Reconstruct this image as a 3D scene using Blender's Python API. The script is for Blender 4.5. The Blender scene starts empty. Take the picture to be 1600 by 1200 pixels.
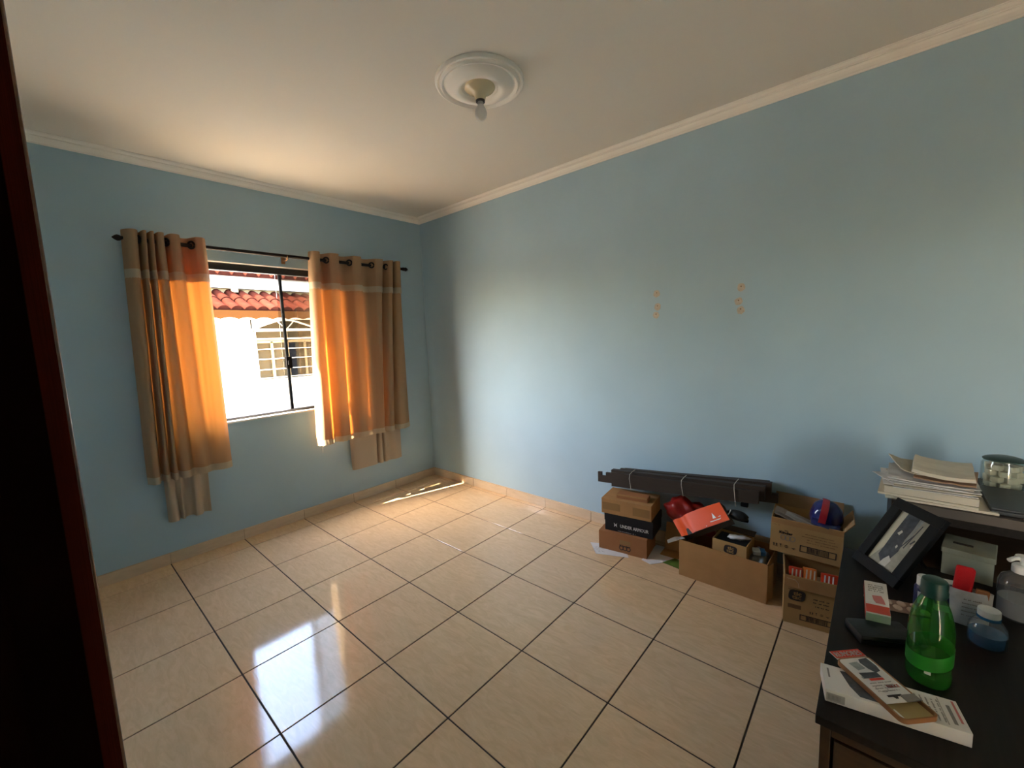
import bpy, bmesh, math, random
from mathutils import Vector, Matrix, noise
random.seed(7)
S = bpy.context.scene
COL = S.collection
PI = math.pi
R = math.radians

# ------------------------------------------------------------------ camera
YAW, PITCH, ROLL, FPX = R(41.52276), R(-6.43093), R(2.30922), 651.036
CAM = Vector((-2.75901, -3.63599, 1.47129))
fw = Vector((math.cos(PITCH)*math.cos(YAW), math.cos(PITCH)*math.sin(YAW), math.sin(PITCH)))
rt = Vector((math.sin(YAW), -math.cos(YAW), 0)); dn = fw.cross(rt)
cr, sr = math.cos(ROLL), math.sin(ROLL)
r2 = rt*cr + dn*sr; d2 = dn*cr - rt*sr
cam = bpy.data.cameras.new('camera'); cam_o = bpy.data.objects.new('camera', cam); COL.objects.link(cam_o)
cam.sensor_width = 36; cam.sensor_fit = 'HORIZONTAL'; cam.lens = FPX/1600*36
cam.clip_start = .02; cam.clip_end = 200
cam_o.matrix_world = Matrix(((r2.x, -d2.x, -fw.x, CAM.x), (r2.y, -d2.y, -fw.y, CAM.y), (r2.z, -d2.z, -fw.z, CAM.z), (0, 0, 0, 1)))
S.camera = cam_o

# ------------------------------------------------------------------ light
SUN_DIR = Vector((1, -.268, -1)).normalized()
w = bpy.data.worlds.new('sky'); S.world = w; w.use_nodes = True
wn = w.node_tree.nodes; wl = w.node_tree.links; wn.clear()
wo = wn.new('ShaderNodeOutputWorld'); bg = wn.new('ShaderNodeBackground'); sk = wn.new('ShaderNodeTexSky')
sk.sky_type = 'NISHITA'; sk.sun_disc = False; sk.sun_elevation = R(44); sk.sun_rotation = math.atan2(-1, .268)
sk.air_density = 1; sk.dust_density = 2.5; sk.ozone_density = 1
bg.inputs[1].default_value = 2.2
wb = wn.new('ShaderNodeMix'); wb.data_type = 'RGBA'; wb.blend_type = 'MULTIPLY'; wb.inputs[0].default_value = 1; wb.inputs[7].default_value = (1.0, .94, .88, 1)
wl.new(sk.outputs[0], wb.inputs[6]); wl.new(wb.outputs[2], bg.inputs[0]); wl.new(bg.outputs[0], wo.inputs[0])
sl = bpy.data.lights.new('sun', 'SUN'); sl.energy = 22; sl.angle = R(.55); sl.color = (1, .88, .70)
so = bpy.data.objects.new('sun', sl); COL.objects.link(so)
so.rotation_euler = SUN_DIR.to_track_quat('-Z', 'Y').to_euler(); so.location = (-6, 4, 8)
pl = bpy.data.lights.new('window_portal', 'AREA'); pl.shape = 'RECTANGLE'; pl.size = 1.26; pl.size_y = 1.16
pl.cycles.is_portal = True
po = bpy.data.objects.new('window_portal', pl); COL.objects.link(po); po.location = (-1.54, .09, 1.515); po.rotation_euler = (R(-90), 0, 0)
pl2 = bpy.data.lights.new('fill_opening_portal', 'AREA'); pl2.shape = 'RECTANGLE'; pl2.size = .28; pl2.size_y = 2.1; pl2.cycles.is_portal = True
po2 = bpy.data.objects.new('fill_opening_portal', pl2); COL.objects.link(po2); po2.location = (-2.94, -4.76, 1.06); po2.rotation_euler = (R(90), 0, R(-90))  # portal for the opening added in the left wall as fill light
S.view_settings.view_transform = 'Standard'; S.view_settings.look = 'None'
S.view_settings.gamma = 1; S.view_settings.use_curve_mapping = False
S.view_settings.exposure = 1.75
S.cycles.use_denoising = True
S.cycles.max_bounces = 14; S.cycles.diffuse_bounces = 8; S.cycles.transparent_max_bounces = 16; S.cycles.transmission_bounces = 8
S.cycles.caustics_reflective = True
S.cycles.sample_clamp_indirect = 8

# ------------------------------------------------------------------ materials
def mat(name, col, rough=.6, spec=.5, metal=0., var=0., scale=8., bump=0., bscale=60., trans=0., tcol=None, obj_var=0., stretch=None, coat=0., emis=None):
    m = bpy.data.materials.new(name); m.use_nodes = True
    n, l = m.node_tree.nodes, m.node_tree.links
    b = n['Principled BSDF']; out = n['Material Output']
    b.inputs['Base Color'].default_value = (*col, 1); b.inputs['Roughness'].default_value = rough
    b.inputs['Specular IOR Level'].default_value = spec; b.inputs['Metallic'].default_value = metal
    b.inputs['Coat Weight'].default_value = coat
    tc = n.new('ShaderNodeTexCoord')
    src = tc.outputs['Object']
    if stretch:
        mp = n.new('ShaderNodeMapping'); mp.inputs['Scale'].default_value = stretch[0]; mp.inputs['Rotation'].default_value = stretch[1]
        l.new(src, mp.inputs[0]); src = mp.outputs[0]
    csock = None
    if var or obj_var:
        rgb = n.new('ShaderNodeRGB'); rgb.outputs[0].default_value = (*col, 1); csock = rgb.outputs[0]
    if var:
        t = n.new('ShaderNodeTexNoise'); t.inputs['Scale'].default_value = scale; t.inputs['Detail'].default_value = 6
        l.new(src, t.inputs['Vector'])
        hs = n.new('ShaderNodeHueSaturation'); mr = n.new('ShaderNodeMapRange')
        mr.inputs[1].default_value = .3; mr.inputs[2].default_value = .7; mr.inputs[3].default_value = 1-var; mr.inputs[4].default_value = 1+var
        l.new(t.outputs[0], mr.inputs[0]); l.new(mr.outputs[0], hs.inputs['Value']); l.new(csock, hs.inputs['Color']); csock = hs.outputs[0]
    if obj_var:
        oi = n.new('ShaderNodeObjectInfo'); hs = n.new('ShaderNodeHueSaturation'); mr = n.new('ShaderNodeMapRange')
        mr.inputs[3].default_value = 1-obj_var; mr.inputs[4].default_value = 1+obj_var
        l.new(oi.outputs['Random'], mr.inputs[0]); l.new(mr.outputs[0], hs.inputs['Value']); l.new(csock, hs.inputs['Color']); csock = hs.outputs[0]
    if csock: l.new(csock, b.inputs['Base Color'])
    if bump:
        t = n.new('ShaderNodeTexNoise'); t.inputs['Scale'].default_value = bscale; t.inputs['Detail'].default_value = 4
        l.new(src, t.inputs['Vector'])
        bp = n.new('ShaderNodeBump'); bp.inputs['Strength'].default_value = bump; bp.inputs['Distance'].default_value = .002
        l.new(t.outputs[0], bp.inputs['Height']); l.new(bp.outputs[0], b.inputs['Normal'])
    if trans:
        tr = n.new('ShaderNodeBsdfTranslucent'); tr.inputs[0].default_value = (*(tcol or col), 1)
        mx = n.new('ShaderNodeMixShader'); mx.inputs[0].default_value = trans
        l.new(b.outputs[0], mx.inputs[1]); l.new(tr.outputs[0], mx.inputs[2]); l.new(mx.outputs[0], out.inputs[0])
    if emis:
        b.inputs['Emission Color'].default_value = (*emis[0], 1); b.inputs['Emission Strength'].default_value = emis[1]
    return m

def glass_sheet(name, tint, gloss=.08, rough=.02, body=0, bcol=None):
    # thin clear sheet: straight-through light with a fresnel reflection
    m = bpy.data.materials.new(name); m.use_nodes = True
    n, l = m.node_tree.nodes, m.node_tree.links
    out = n['Material Output']; n.remove(n['Principled BSDF'])
    t = n.new('ShaderNodeBsdfTransparent'); t.inputs[0].default_value = (*tint, 1)
    g = n.new('ShaderNodeBsdfGlossy'); g.inputs['Roughness'].default_value = rough
    lw = n.new('ShaderNodeLayerWeight'); lw.inputs[0].default_value = .5
    pw = n.new('ShaderNodeMath'); pw.operation = 'POWER'; pw.inputs[1].default_value = 4
    f = n.new('ShaderNodeMath'); f.operation = 'MULTIPLY_ADD'; f.inputs[1].default_value = .8; f.inputs[2].default_value = .045
    tout = t.outputs[0]
    if body:
        d = n.new('ShaderNodeBsdfDiffuse'); d.inputs[0].default_value = (*bcol, 1); q = n.new('ShaderNodeBsdfTranslucent'); q.inputs[0].default_value = (*bcol, 1)
        m1 = n.new('ShaderNodeMixShader'); m2 = n.new('ShaderNodeMixShader'); m2.inputs[0].default_value = body
        l.new(d.outputs[0], m1.inputs[1]); l.new(q.outputs[0], m1.inputs[2]); l.new(t.outputs[0], m2.inputs[1]); l.new(m1.outputs[0], m2.inputs[2]); tout = m2.outputs[0]
    l.new(lw.outputs['Facing'], pw.inputs[0]); l.new(pw.outputs[0], f.inputs[0])
    mx = n.new('ShaderNodeMixShader')
    l.new(f.outputs[0], mx.inputs[0]); l.new(tout, mx.inputs[1]); l.new(g.outputs[0], mx.inputs[2]); l.new(mx.outputs[0], out.inputs[0])
    return m

M = {}
M['wall'] = mat('blue_wall_paint', (.36, .50, .58), .62, .3, var=.025, scale=3, bump=.12, bscale=160)
M['wall_out'] = mat('outside_render', (.75, .72, .66), .8)
M['ceil'] = mat('ceiling_paint', (.72, .68, .60), .8, .2, bump=.12, bscale=40)
M['plaster'] = mat('white_plaster', (.86, .82, .74), .6, .3)
M['grout'] = mat('dark_grout', (.045, .028, .02), .9)
M['filler'] = mat('dried_filler', (.47, .41, .33), .85, var=.12, scale=60)
M['filler_dark'] = mat('filler_hole', (.2, .13, .08), .9)
# floor tile: cream glaze with faint diagonal veins
def tile_mat():
    m = mat('glazed_tile', (.71, .505, .30), .075, .5, obj_var=.025)
    n, l = m.node_tree.nodes, m.node_tree.links; b = n['Principled BSDF']
    tc = [x for x in n if x.type == 'TEX_COORD'][0]
    mp = n.new('ShaderNodeMapping'); mp.inputs['Scale'].default_value = (14, 3.5, 4); mp.inputs['Rotation'].default_value = (0, 0, R(20))
    geo = n.new('ShaderNodeNewGeometry'); l.new(geo.outputs['Position'], mp.inputs[0])
    t = n.new('ShaderNodeTexNoise'); t.inputs['Scale'].default_value = 2.2; t.inputs['Detail'].default_value = 9; t.inputs['Distortion'].default_value = 1.6; t.inputs['Roughness'].default_value = .62
    l.new(mp.outputs[0], t.inputs['Vector'])
    cr_ = n.new('ShaderNodeValToRGB'); e = cr_.color_ramp.elements
    e[0].position = .34; e[0].color = (.90, .87, .84, 1); e[1].position = .66; e[1].color = (1.04, 1.03, 1.02, 1)
    l.new(t.outputs[0], cr_.inputs[0])
    mx = n.new('ShaderNodeMix'); mx.data_type = 'RGBA'; mx.blend_type = 'MULTIPLY'; mx.inputs[0].default_value = 1
    old = b.inputs['Base Color'].links[0].from_socket
    l.new(old, mx.inputs[6]); l.new(cr_.outputs[0], mx.inputs[7]); l.new(mx.outputs[2], b.inputs['Base Color'])
    bp = n.new('ShaderNodeBump'); bp.inputs['Strength'].default_value = .06; bp.inputs['Distance'].default_value = .002
    l.new(t.outputs[0], bp.inputs['Height']); l.new(bp.outputs[0], b.inputs['Normal'])
    return m
M['tile'] = tile_mat()
M['skirt'] = mat('skirting_tile', (.62, .48, .33), .18, .5, var=.06, scale=9, obj_var=.03, stretch=((1, 1, 4), (0, 0, 0)))
M['cloth'] = mat('beige_curtain_cloth', (.38, .275, .165), .9, .1, trans=.20, tcol=(.80, .225, .03), bump=.3, bscale=500)
M['lining'] = mat('beige_lining_cloth', (.47, .39, .29), .85, .1, trans=.08, tcol=(.6, .4, .2), bump=.3, bscale=400)
M['lace'] = mat('cream_lace', (.46, .39, .285), .9, .1, trans=.22, tcol=(.85, .6, .35), bump=.8, bscale=300)
M['rod'] = mat('dark_bronze', (.014, .008, .006), .5, .25)
M['brass'] = mat('bracket_brass', (.35, .2, .09), .3, .5, metal=.7)
M['alu'] = mat('black_aluminium', (.012, .010, .009), .4, .4)
M['seal'] = mat('black_seal', (.006, .006, .006), .9, .05)
M['pane'] = glass_sheet('window_glass', (.80, .79, .77))
M['marble'] = mat('sill_marble', (.80, .77, .72), .3, .5, var=.05, scale=10)
M['door'] = mat('dark_varnished_wood', (.030, .0055, .0025), .75, .0, var=.25, scale=6, stretch=((6, 6, .5), (0, 0, 0)))
M['door_end'] = mat('dark_wood_edge', (.006, .002, .001), .9, .0)
M['bead'] = mat('varnished_bead', (.10, .045, .02), .18, .8, var=.2, scale=30)
M['kraft'] = mat('kraft_card', (.40, .215, .085), .85, .15, var=.06, scale=14, bump=.1, bscale=120)
M['kraft2'] = mat('kraft_card_yellow', (.45, .27, .105), .85, .15, var=.06, scale=12, bump=.1, bscale=120)
M['kraft3'] = mat('kraft_card_red', (.33, .145, .06), .85, .15, var=.06, scale=12, bump=.1, bscale=120)
M['kraft_in'] = mat('kraft_inside', (.30, .185, .09), .9, .1, var=.06, scale=12)
M['tape'] = mat('brown_tape', (.27, .145, .05), .35, .4)
M['tape_clear'] = mat('shiny_tape', (.55, .38, .22), .2, .6)
M['ink'] = mat('black_ink', (.025, .017, .012), .7)
M['ink_brown'] = mat('brown_ink', (.17, .085, .03), .8)
M['ink_grey'] = mat('grey_ink', (.22, .21, .19), .8)
M['ink_faint'] = mat('faint_ink', (.38, .36, .33), .8)
M['white'] = mat('white_card', (.72, .70, .66), .6, .3)
M['white_print'] = mat('white_print', (.78, .78, .76), .6)
M['black_card'] = mat('black_card', (.010, .010, .011), .5, .3)
M['orange_card'] = mat('orange_card', (.80, .085, .008), .45, .3)
M['dark_card'] = mat('dark_card', (.050, .042, .034), .6, .3)
M['red_bag'] = mat('red_plastic', (.26, .009, .006), .35, .5, trans=.15, tcol=(.6, .02, .02))
M['grey_bag'] = mat('grey_plastic', (.17, .18, .17), .4, .5)
M['black_soft'] = mat('black_leather', (.010, .010, .010), .45, .4, bump=.3, bscale=90)
M['rail'] = mat('dark_brown_board', (.042, .030, .022), .5, .25, var=.1, scale=10, stretch=((12, .8, 12), (0, 0, 0)))
M['rail_cut'] = mat('board_cut_edge', (.022, .018, .015), .7)
M['string'] = mat('white_string', (.68, .64, .56), .8)
M['paper'] = mat('white_paper', (.70, .69, .68), .8, .2, obj_var=.06)
M['paper_old'] = mat('cream_paper', (.58, .53, .43), .85, .2, obj_var=.1)
M['envelope'] = mat('brown_envelope', (.36, .22, .13), .8)
M['desk_top'] = mat('black_brown_laminate', (.017, .012, .009), .5, .15, var=.2, scale=8, stretch=((1, 10, 10), (0, 0, 0)))
M['desk_body'] = mat('brown_wood_panel', (.055, .028, .012), .5, .3, var=.2, scale=7, stretch=((10, 1, 10), (0, 0, 0)))
M['shelf_front'] = mat('grey_brown_edge', (.085, .066, .052), .6)
M['frame'] = mat('black_frame', (.008, .008, .008), .55, .15)
M['photo_sky'] = mat('photo_pale', (.62, .58, .44), .35)
M['photo_dark'] = mat('photo_dark', (.05, .055, .065), .35, var=.5, scale=60)
M['photo_grey'] = mat('photo_grey', (.30, .32, .30), .35, var=.3, scale=50)
M['photo_sand'] = mat('photo_sand', (.38, .36, .28), .35, var=.2, scale=40)
M['photo_white'] = mat('photo_white', (.7, .68, .6), .35)
M['green_pet'] = None
M['cap_green'] = mat('dark_green_cap', (.006, .045, .035), .4, .4)
M['label_green'] = mat('green_label', (.015, .20, .015), .4)
M['label_white'] = mat('label_white', (.5, .55, .55), .4)
M['red_card'] = mat('red_card', (.62, .045, .015), .4)
M['pink'] = mat('pink_print', (.55, .16, .15), .4)
M['mat_cream'] = mat('cream_weave', (.52, .40, .33), .8)
M['mat_dark'] = mat('weave_dark', (.30, .20, .16), .8)
M['blue_dark'] = mat('navy_plastic', (.012, .016, .09), .3, .5)
M['blue_clear'] = mat('blue_gel', (.02, .10, .22), .15, .5)
M['red_knit'] = mat('red_knit', (.50, .012, .016), .75, .2, bump=.9, bscale=220)
M['silver_pouch'] = mat('pale_pouch', (.42, .44, .43), .35, .5, var=.2, scale=30)
M['white_plastic'] = mat('white_plastic', (.66, .65, .60), .35, .5)
M['greenbox'] = mat('grey_green_card', (.30, .31, .24), .6, var=.08, scale=20)
M['amber'] = mat('amber_rubber', (.30, .13, .045), .3, .5)
M['amber_light'] = mat('amber_inside', (.42, .31, .13), .3, .5)
M['red_foil'] = mat('red_foil', (.62, .045, .012), .3, .5, var=.2, scale=30)
M['orange_foil'] = mat('orange_foil', (.72, .18, .03), .3, .5)
M['blue_shiny'] = mat('blue_shiny', (.008, .010, .095), .18, .6, bump=.3, bscale=30)
M['red_shiny'] = mat('red_shiny', (.40, .012, .03), .2, .6)
M['porcelain'] = mat('cream_porcelain', (.66, .57, .36), .22, .5)
M['socket'] = mat('brown_socket', (.03, .018, .012), .5)
M['metal'] = mat('lamp_cap_metal', (.55, .54, .52), .3, .5, metal=.9)
M['laptop'] = mat('dark_grey_plastic', (.022, .026, .028), .4, .4)
M['lid_green'] = mat('dark_green_lid', (.02, .045, .035), .35)
M['marshmallow'] = mat('cream_sweet', (.56, .53, .42), .7)
M['grass'] = mat('green_card', (.10, .17, .02), .6)
# outside
M['ext_white'] = mat('outside_white', (.82, .79, .72), .8)
M['ext_cream'] = mat('outside_cream', (.33, .24, .12), .8)
M['roof'] = mat('clay_tile', (.040, .0105, .0065), .9, .0, var=.2, scale=12, obj_var=.2)
M['fascia'] = mat('fascia_brown', (.075, .028, .008), .9, .0)
M['grille'] = mat('white_iron', (.85, .83, .78), .5)
M['ext_glass'] = mat('far_window_dark', (.075, .055, .030), .9, .0)
M['ext_dark'] = mat('far_window_opening', (.012, .012, .016), .9, .0)
M['ground'] = mat('outside_ground', (.52, .42, .30), .9, var=.1, scale=3)

def pet(name, col, body=0, bcol=None):
    return glass_sheet(name, col, rough=.05, body=body, bcol=bcol)
M['green_pet'] = pet('green_bottle_plastic', (.42, .86, .38), .32, (.06, .30, .04))
M['clear_pet'] = pet('clear_bottle_plastic', (.84, .86, .86), .10, (.6, .62, .62))
M['jar_glass'] = pet('jar_glass', (.95, .97, .95), .03, (.6, .62, .6))
M['bulb_glass'] = mat('bulb_glass', (.75, .73, .69), .12, .6, trans=.6, tcol=(.85, .83, .8))
M['film'] = pet('clear_film', (.9, .9, .9))

# ------------------------------------------------------------------ mesh helpers
class MB:
    def __init__(s): s.v = []; s.f = []
    def add(s, vs, fs):
        o = len(s.v); s.v += [tuple(v) for v in vs]; s.f += [tuple(i+o for i in f) for f in fs]; return s
    def box(s, x0, y0, z0, x1, y1, z1):
        vs = [(x, y, z) for x in (x0, x1) for y in (y0, y1) for z in (z0, z1)]
        return s.add(vs, [(0, 1, 3, 2), (4, 6, 7, 5), (0, 4, 5, 1), (2, 3, 7, 6), (0, 2, 6, 4), (1, 5, 7, 3)])
    def obox(s, o, a, b, c):
        o, a, b, c = map(Vector, (o, a, b, c))
        vs = [o+a*i+b*j+c*k for i in (0, 1) for j in (0, 1) for k in (0, 1)]
        return s.add(vs, [(0, 1, 3, 2), (4, 6, 7, 5), (0, 4, 5, 1), (2, 3, 7, 6), (0, 2, 6, 4), (1, 5, 7, 3)])
    def prism(s, poly, ext):
        n = len(poly); e = Vector(ext); p = [Vector(q) for q in poly]
        fs = [tuple(range(n)), tuple(range(2*n-1, n-1, -1))]
        fs += [(i, i+n, (i+1) % n+n, (i+1) % n) for i in range(n)]
        return s.add(p+[q+e for q in p], fs)
    def lathe(s, prof, n=32, c=(0, 0, 0), flip=False):
        vs = []; fs = []; cx, cy, cz = c
        for r, z in prof:
            for i in range(n):
                a = 2*PI*i/n; vs.append((cx+r*math.cos(a), cy+r*math.sin(a), cz+z))
        for k in range(len(prof)-1):
            for i in range(n):
                j = (i+1) % n; fs.append((k*n+i, k*n+j, (k+1)*n+j, (k+1)*n+i))
        if prof[0][0] > 1e-4: fs.append(tuple(range(n-1, -1, -1)))
        if prof[-1][0] > 1e-4: fs.append(tuple((len(prof)-1)*n+i for i in range(n)))
        return s.add(vs, fs)
    def tube(s, pts, r, n=10, closed=False):
        P = [Vector(p) for p in pts]; vs = []; fs = []; m = len(P)
        for i, p in enumerate(P):
            t = (P[(i+1) % m]-P[i-1]) if closed else (P[min(i+1, m-1)]-P[max(i-1, 0)])
            t.normalize(); u = t.cross(Vector((0, 0, 1)))
            if u.length < 1e-3: u = t.cross(Vector((1, 0, 0)))
            u.normalize(); v = t.cross(u)
            rr = r[i] if isinstance(r, (list, tuple)) else r
            vs += [p+u*math.cos(2*PI*k/n)*rr+v*math.sin(2*PI*k/n)*rr for k in range(n)]
        for i in range(m if closed else m-1):
            for k in range(n):
                a = i*n; b = ((i+1) % m)*n; fs.append((a+k, a+(k+1) % n, b+(k+1) % n, b+k))
        if not closed: fs += [tuple(range(n-1, -1, -1)), tuple((m-1)*n+k for k in range(n))]
        return s.add(vs, fs)
    def grid(s, rows):
        n = len(rows[0]); vs = [p for r in rows for p in r]; fs = []
        for i in range(len(rows)-1):
            for j in range(n-1): fs.append((i*n+j, i*n+j+1, (i+1)*n+j+1, (i+1)*n+j))
        return s.add(vs, fs)
    def blob(s, c, rad, amp=.2, seed=0, sub=3, freq=2.5):
        bm = bmesh.new(); bmesh.ops.create_icosphere(bm, subdivisions=sub, radius=1)
        vs = []
        for v in bm.verts:
            k = 1+amp*noise.noise(v.co*freq+Vector((seed*7.3, seed*3.1, seed)))
            vs.append((c[0]+v.co.x*rad[0]*k, c[1]+v.co.y*rad[1]*k, c[2]+v.co.z*rad[2]*k))
        fs = [tuple(v.index for v in f.verts) for f in bm.faces]; bm.free()
        return s.add(vs, fs)
    def mesh(s, name, m, bevel=0, smooth=False, seg=2):
        me = bpy.data.meshes.new(name); me.from_pydata(s.v, [], s.f)
        bm = bmesh.new(); bm.from_mesh(me)
        bmesh.ops.recalc_face_normals(bm, faces=bm.faces)
        if bevel:
            es = [e for e in bm.edges if len(e.link_faces) == 2 and e.calc_face_angle(0) > .6]
            bmesh.ops.bevel(bm, geom=es, offset=bevel, segments=seg, affect='EDGES', profile=.6)
        bm.to_mesh(me); bm.free()
        if smooth:
            for p in me.polygons: p.use_smooth = True
            if smooth != 'all':
                try: me.set_sharp_from_angle(angle=R(40))
                except Exception: pass
        if isinstance(m, (list, tuple)):
            for q in m: me.materials.append(q)
        else: me.materials.append(m)
        return me
    def build(s, name, m, parent=None, bevel=0, smooth=False, seg=2, kind=None):
        o = bpy.data.objects.new(name, s.mesh(name, m, bevel, smooth, seg)); COL.objects.link(o)
        if parent: o.parent = parent
        if kind: o['kind'] = kind
        return o

def B(x0, y0, z0, x1, y1, z1): return MB().box(x0, y0, z0, x1, y1, z1)
def tag(o, label, cat, group=None):
    o['label'] = label; o['category'] = cat
    if group: o['group'] = group
    return o
def thing(name, label, cat, loc=(0, 0, 0), rz=0, group=None, rot=None):
    o = bpy.data.objects.new(name, None); COL.objects.link(o); o.location = loc
    o.rotation_euler = rot if rot else (0, 0, rz); o.empty_display_size = .05
    return tag(o, label, cat, group)
def struct(o): o['kind'] = 'structure'; return o
def sempty(name, loc=(0, 0, 0)):
    o = bpy.data.objects.new(name, None); COL.objects.link(o); o.location = loc; o['kind'] = 'structure'; return o
def P(parent, name, mb, m, bevel=0, smooth=False, label=None):
    o = mb.build(name, m, parent, bevel, smooth)
    if label: o['label'] = label
    if name in ('printed_text', 'small_print', 'sticker_bars', 'barcode_print', 'handling_marks', 'printed_panel', 'photo_lights', 'photo_pier', 'fold_lines', 'printed_red', 'printed_grey', 'printed_stripes', 'printed_lettering', 'printed_logo', 'header_lettering', 'outlined_letters', 'printed_phone'): o['kind'] = 'stuff'
    return o

_txt = {}
def text_polys(s):
    if s not in _txt:
        cu = bpy.data.curves.new('t', 'FONT'); cu.body = s; cu.size = 1; cu.resolution_u = 2
        o = bpy.data.objects.new('t', cu); COL.objects.link(o)
        dg = bpy.context.evaluated_depsgraph_get(); me = bpy.data.meshes.new_from_object(o.evaluated_get(dg))
        vs = [tuple(v.co) for v in me.vertices]; fs = [tuple(p.vertices) for p in me.polygons]
        bpy.data.objects.remove(o); bpy.data.curves.remove(cu); bpy.data.meshes.remove(me)
        _txt[s] = (vs, fs)
    return _txt[s]
def text(mb, s, w, h, f, bold=0):
    """write s into the w x h rectangle mapped by f(a,b)"""
    vs, fs = text_polys(s)
    x0 = min(v[0] for v in vs); x1 = max(v[0] for v in vs); y0 = min(v[1] for v in vs); y1 = max(v[1] for v in vs)
    offs = [(0, 0)] + ([(bold, 0), (-bold, 0), (0, bold), (0, -bold)] if bold else [])
    for ox, oy in offs:
        mb.add([f((v[0]-x0)/(x1-x0)*w+ox, (v[1]-y0)/(y1-y0)*h+oy) for v in vs], fs)
    return mb
def quad(mb, f, a0, b0, a1, b1):
    return mb.add([f(a0, b0), f(a1, b0), f(a1, b1), f(a0, b1)], [(0, 1, 2, 3)])
def poly(mb, f, pts):
    return mb.add([f(*p) for p in pts], [tuple(range(len(pts)))])
def front(x0=0, z0=0, y=-.0008):
    return lambda a, b: (x0+a, y, z0+b)
def top(x0=0, y0=0, z=0):
    return lambda a, b: (x0+a, y0+b, z)
def ellipse(cx, cy, rx, ry, n=20): return [(cx+rx*math.cos(2*PI*i/n), cy+ry*math.sin(2*PI*i/n)) for i in range(n)]
def ring(mb, f, cx, cy, rx, ry, t, n=20):
    a = ellipse(cx, cy, rx, ry, n); b = ellipse(cx, cy, rx-t, ry-t, n)
    return mb.add([f(*p) for p in a+b], [(i, (i+1) % n, n+(i+1) % n, n+i) for i in range(n)])

# ------------------------------------------------------------------ room shell
H = 2.715; XL = -2.80; YB = -4.95; TS = .45
# far wall (y=0) with the window opening
WX0, WX1, WZ0, WZ1 = -2.12, -.92, .915, 2.105
TH = .075
wf = MB().box(XL-.15, 0, 0, WX0, TH, H).box(WX1, 0, 0, .15, TH, H).box(WX0, 0, 0, WX1, TH, WZ0).box(WX0, 0, WZ1, WX1, TH, H)
struct(wf.build('wall_far', M['wall']))
wr = struct(B(0, YB, 0, .15, 0, H).build('wall_right', M['wall']))
DY0, DY1, DZ = -4.90, -4.62, 2.12     # unseen opening added behind the camera for fill light, onto an invented porch
struct(MB().box(XL-.15, DY1, 0, XL, 0, H).box(XL-.15, YB, 0, XL, DY0, H).box(XL-.15, DY0, DZ, XL, DY1, H).build('wall_left', M['wall']))
struct(B(-7.4, -7.5, -.12, XL-.151, .14, -.02).build('floor_added_porch', M['tile']))  # invented porch, out of view, that feeds daylight to the added opening
struct(B(-7.4, -7.5, H, XL-.151, .14, H+.12).build('ceiling_added_porch', M['ceil']))  # added slab that keeps direct sun out of the opening
struct(MB().box(-7.4, -7.5, -.02, XL-.151, -7.35, H).box(-7.4, .0, -.02, XL-.151, .14, H).build('wall_added_porch', M['wall_out']))
struct(B(XL-.15, YB-.15, 0, .15, YB, H).build('wall_near', M['wall']))
struct(B(XL-.15, YB-.15, H, .15, .14, H+.12).build('ceiling', M['ceil']))
fl = struct(B(XL-.15, YB-.15, -.12, .15, .14, -.0025).build('floor', M['grout']))
# floor tiles
def gx(i): return (i-5.12)*TS
def gy(j): return (j-.40)*TS
G = .0030
xs = [XL+G] + [gx(i) for i in range(-1, 6)] + [0]
ys = [0] + [gy(-j) for j in range(0, 11)] + [YB]
cache = {}
for a in range(len(xs)-1):
    for b in range(len(ys)-1):
        x0, x1, y1, y0 = xs[a], xs[a+1], ys[b], ys[b+1]
        wx, wy = x1-x0-2*G, y1-y0-2*G
        if wx < .01 or wy < .01: continue
        k = (round(wx, 3), round(wy, 3))
        if k not in cache: cache[k] = B(-wx/2, -wy/2, -.008, wx/2, wy/2, 0).mesh('floor_tile', M['tile'], bevel=.0012, seg=1)
        o = bpy.data.objects.new('floor_tile', cache[k]); COL.objects.link(o); o.parent = fl
        o.location = ((x0+x1)/2, (y0+y1)/2, 0)
# skirting tiles
bf = sempty('baseboard_far'); br = sempty('baseboard_right'); bl_ = sempty('baseboard_left')
for a in range(len(xs)-1):
    x0, x1 = xs[a]+.0015, xs[a+1]-.0015
    if a == 6: x1 = -.0115          # last full tile runs into the corner
    if a == 7: continue
    P(bf, 'skirting_tile', B(x0, -.011, .001, x1, 0, .078), M['skirt'], .0015)
yy = [gy(-j) for j in range(1, 11)]
P(br, 'skirting_tile', B(-.011, gy(-1)+.0015, .001, 0, -.001, .078), M['skirt'], .0015)
for j in range(1, 10):
    P(br, 'skirting_tile', B(-.011, gy(-j-1)+.0015, .001, 0, gy(-j)-.0015, .078), M['skirt'], .0015)
for j in range(0, 4):
    P(bl_, 'skirting_tile', B(XL, gy(-j-1)+.0015, .001, XL+.011, gy(-j)-.0015, .078), M['skirt'], .0015)
P(bf, 'grout_line', B(XL, -.0035, 0, 0, 0, .0795), M['skirt']); P(br, 'grout_line', B(-.0035, YB, 0, 0, 0, .0795), M['skirt'])
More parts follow.
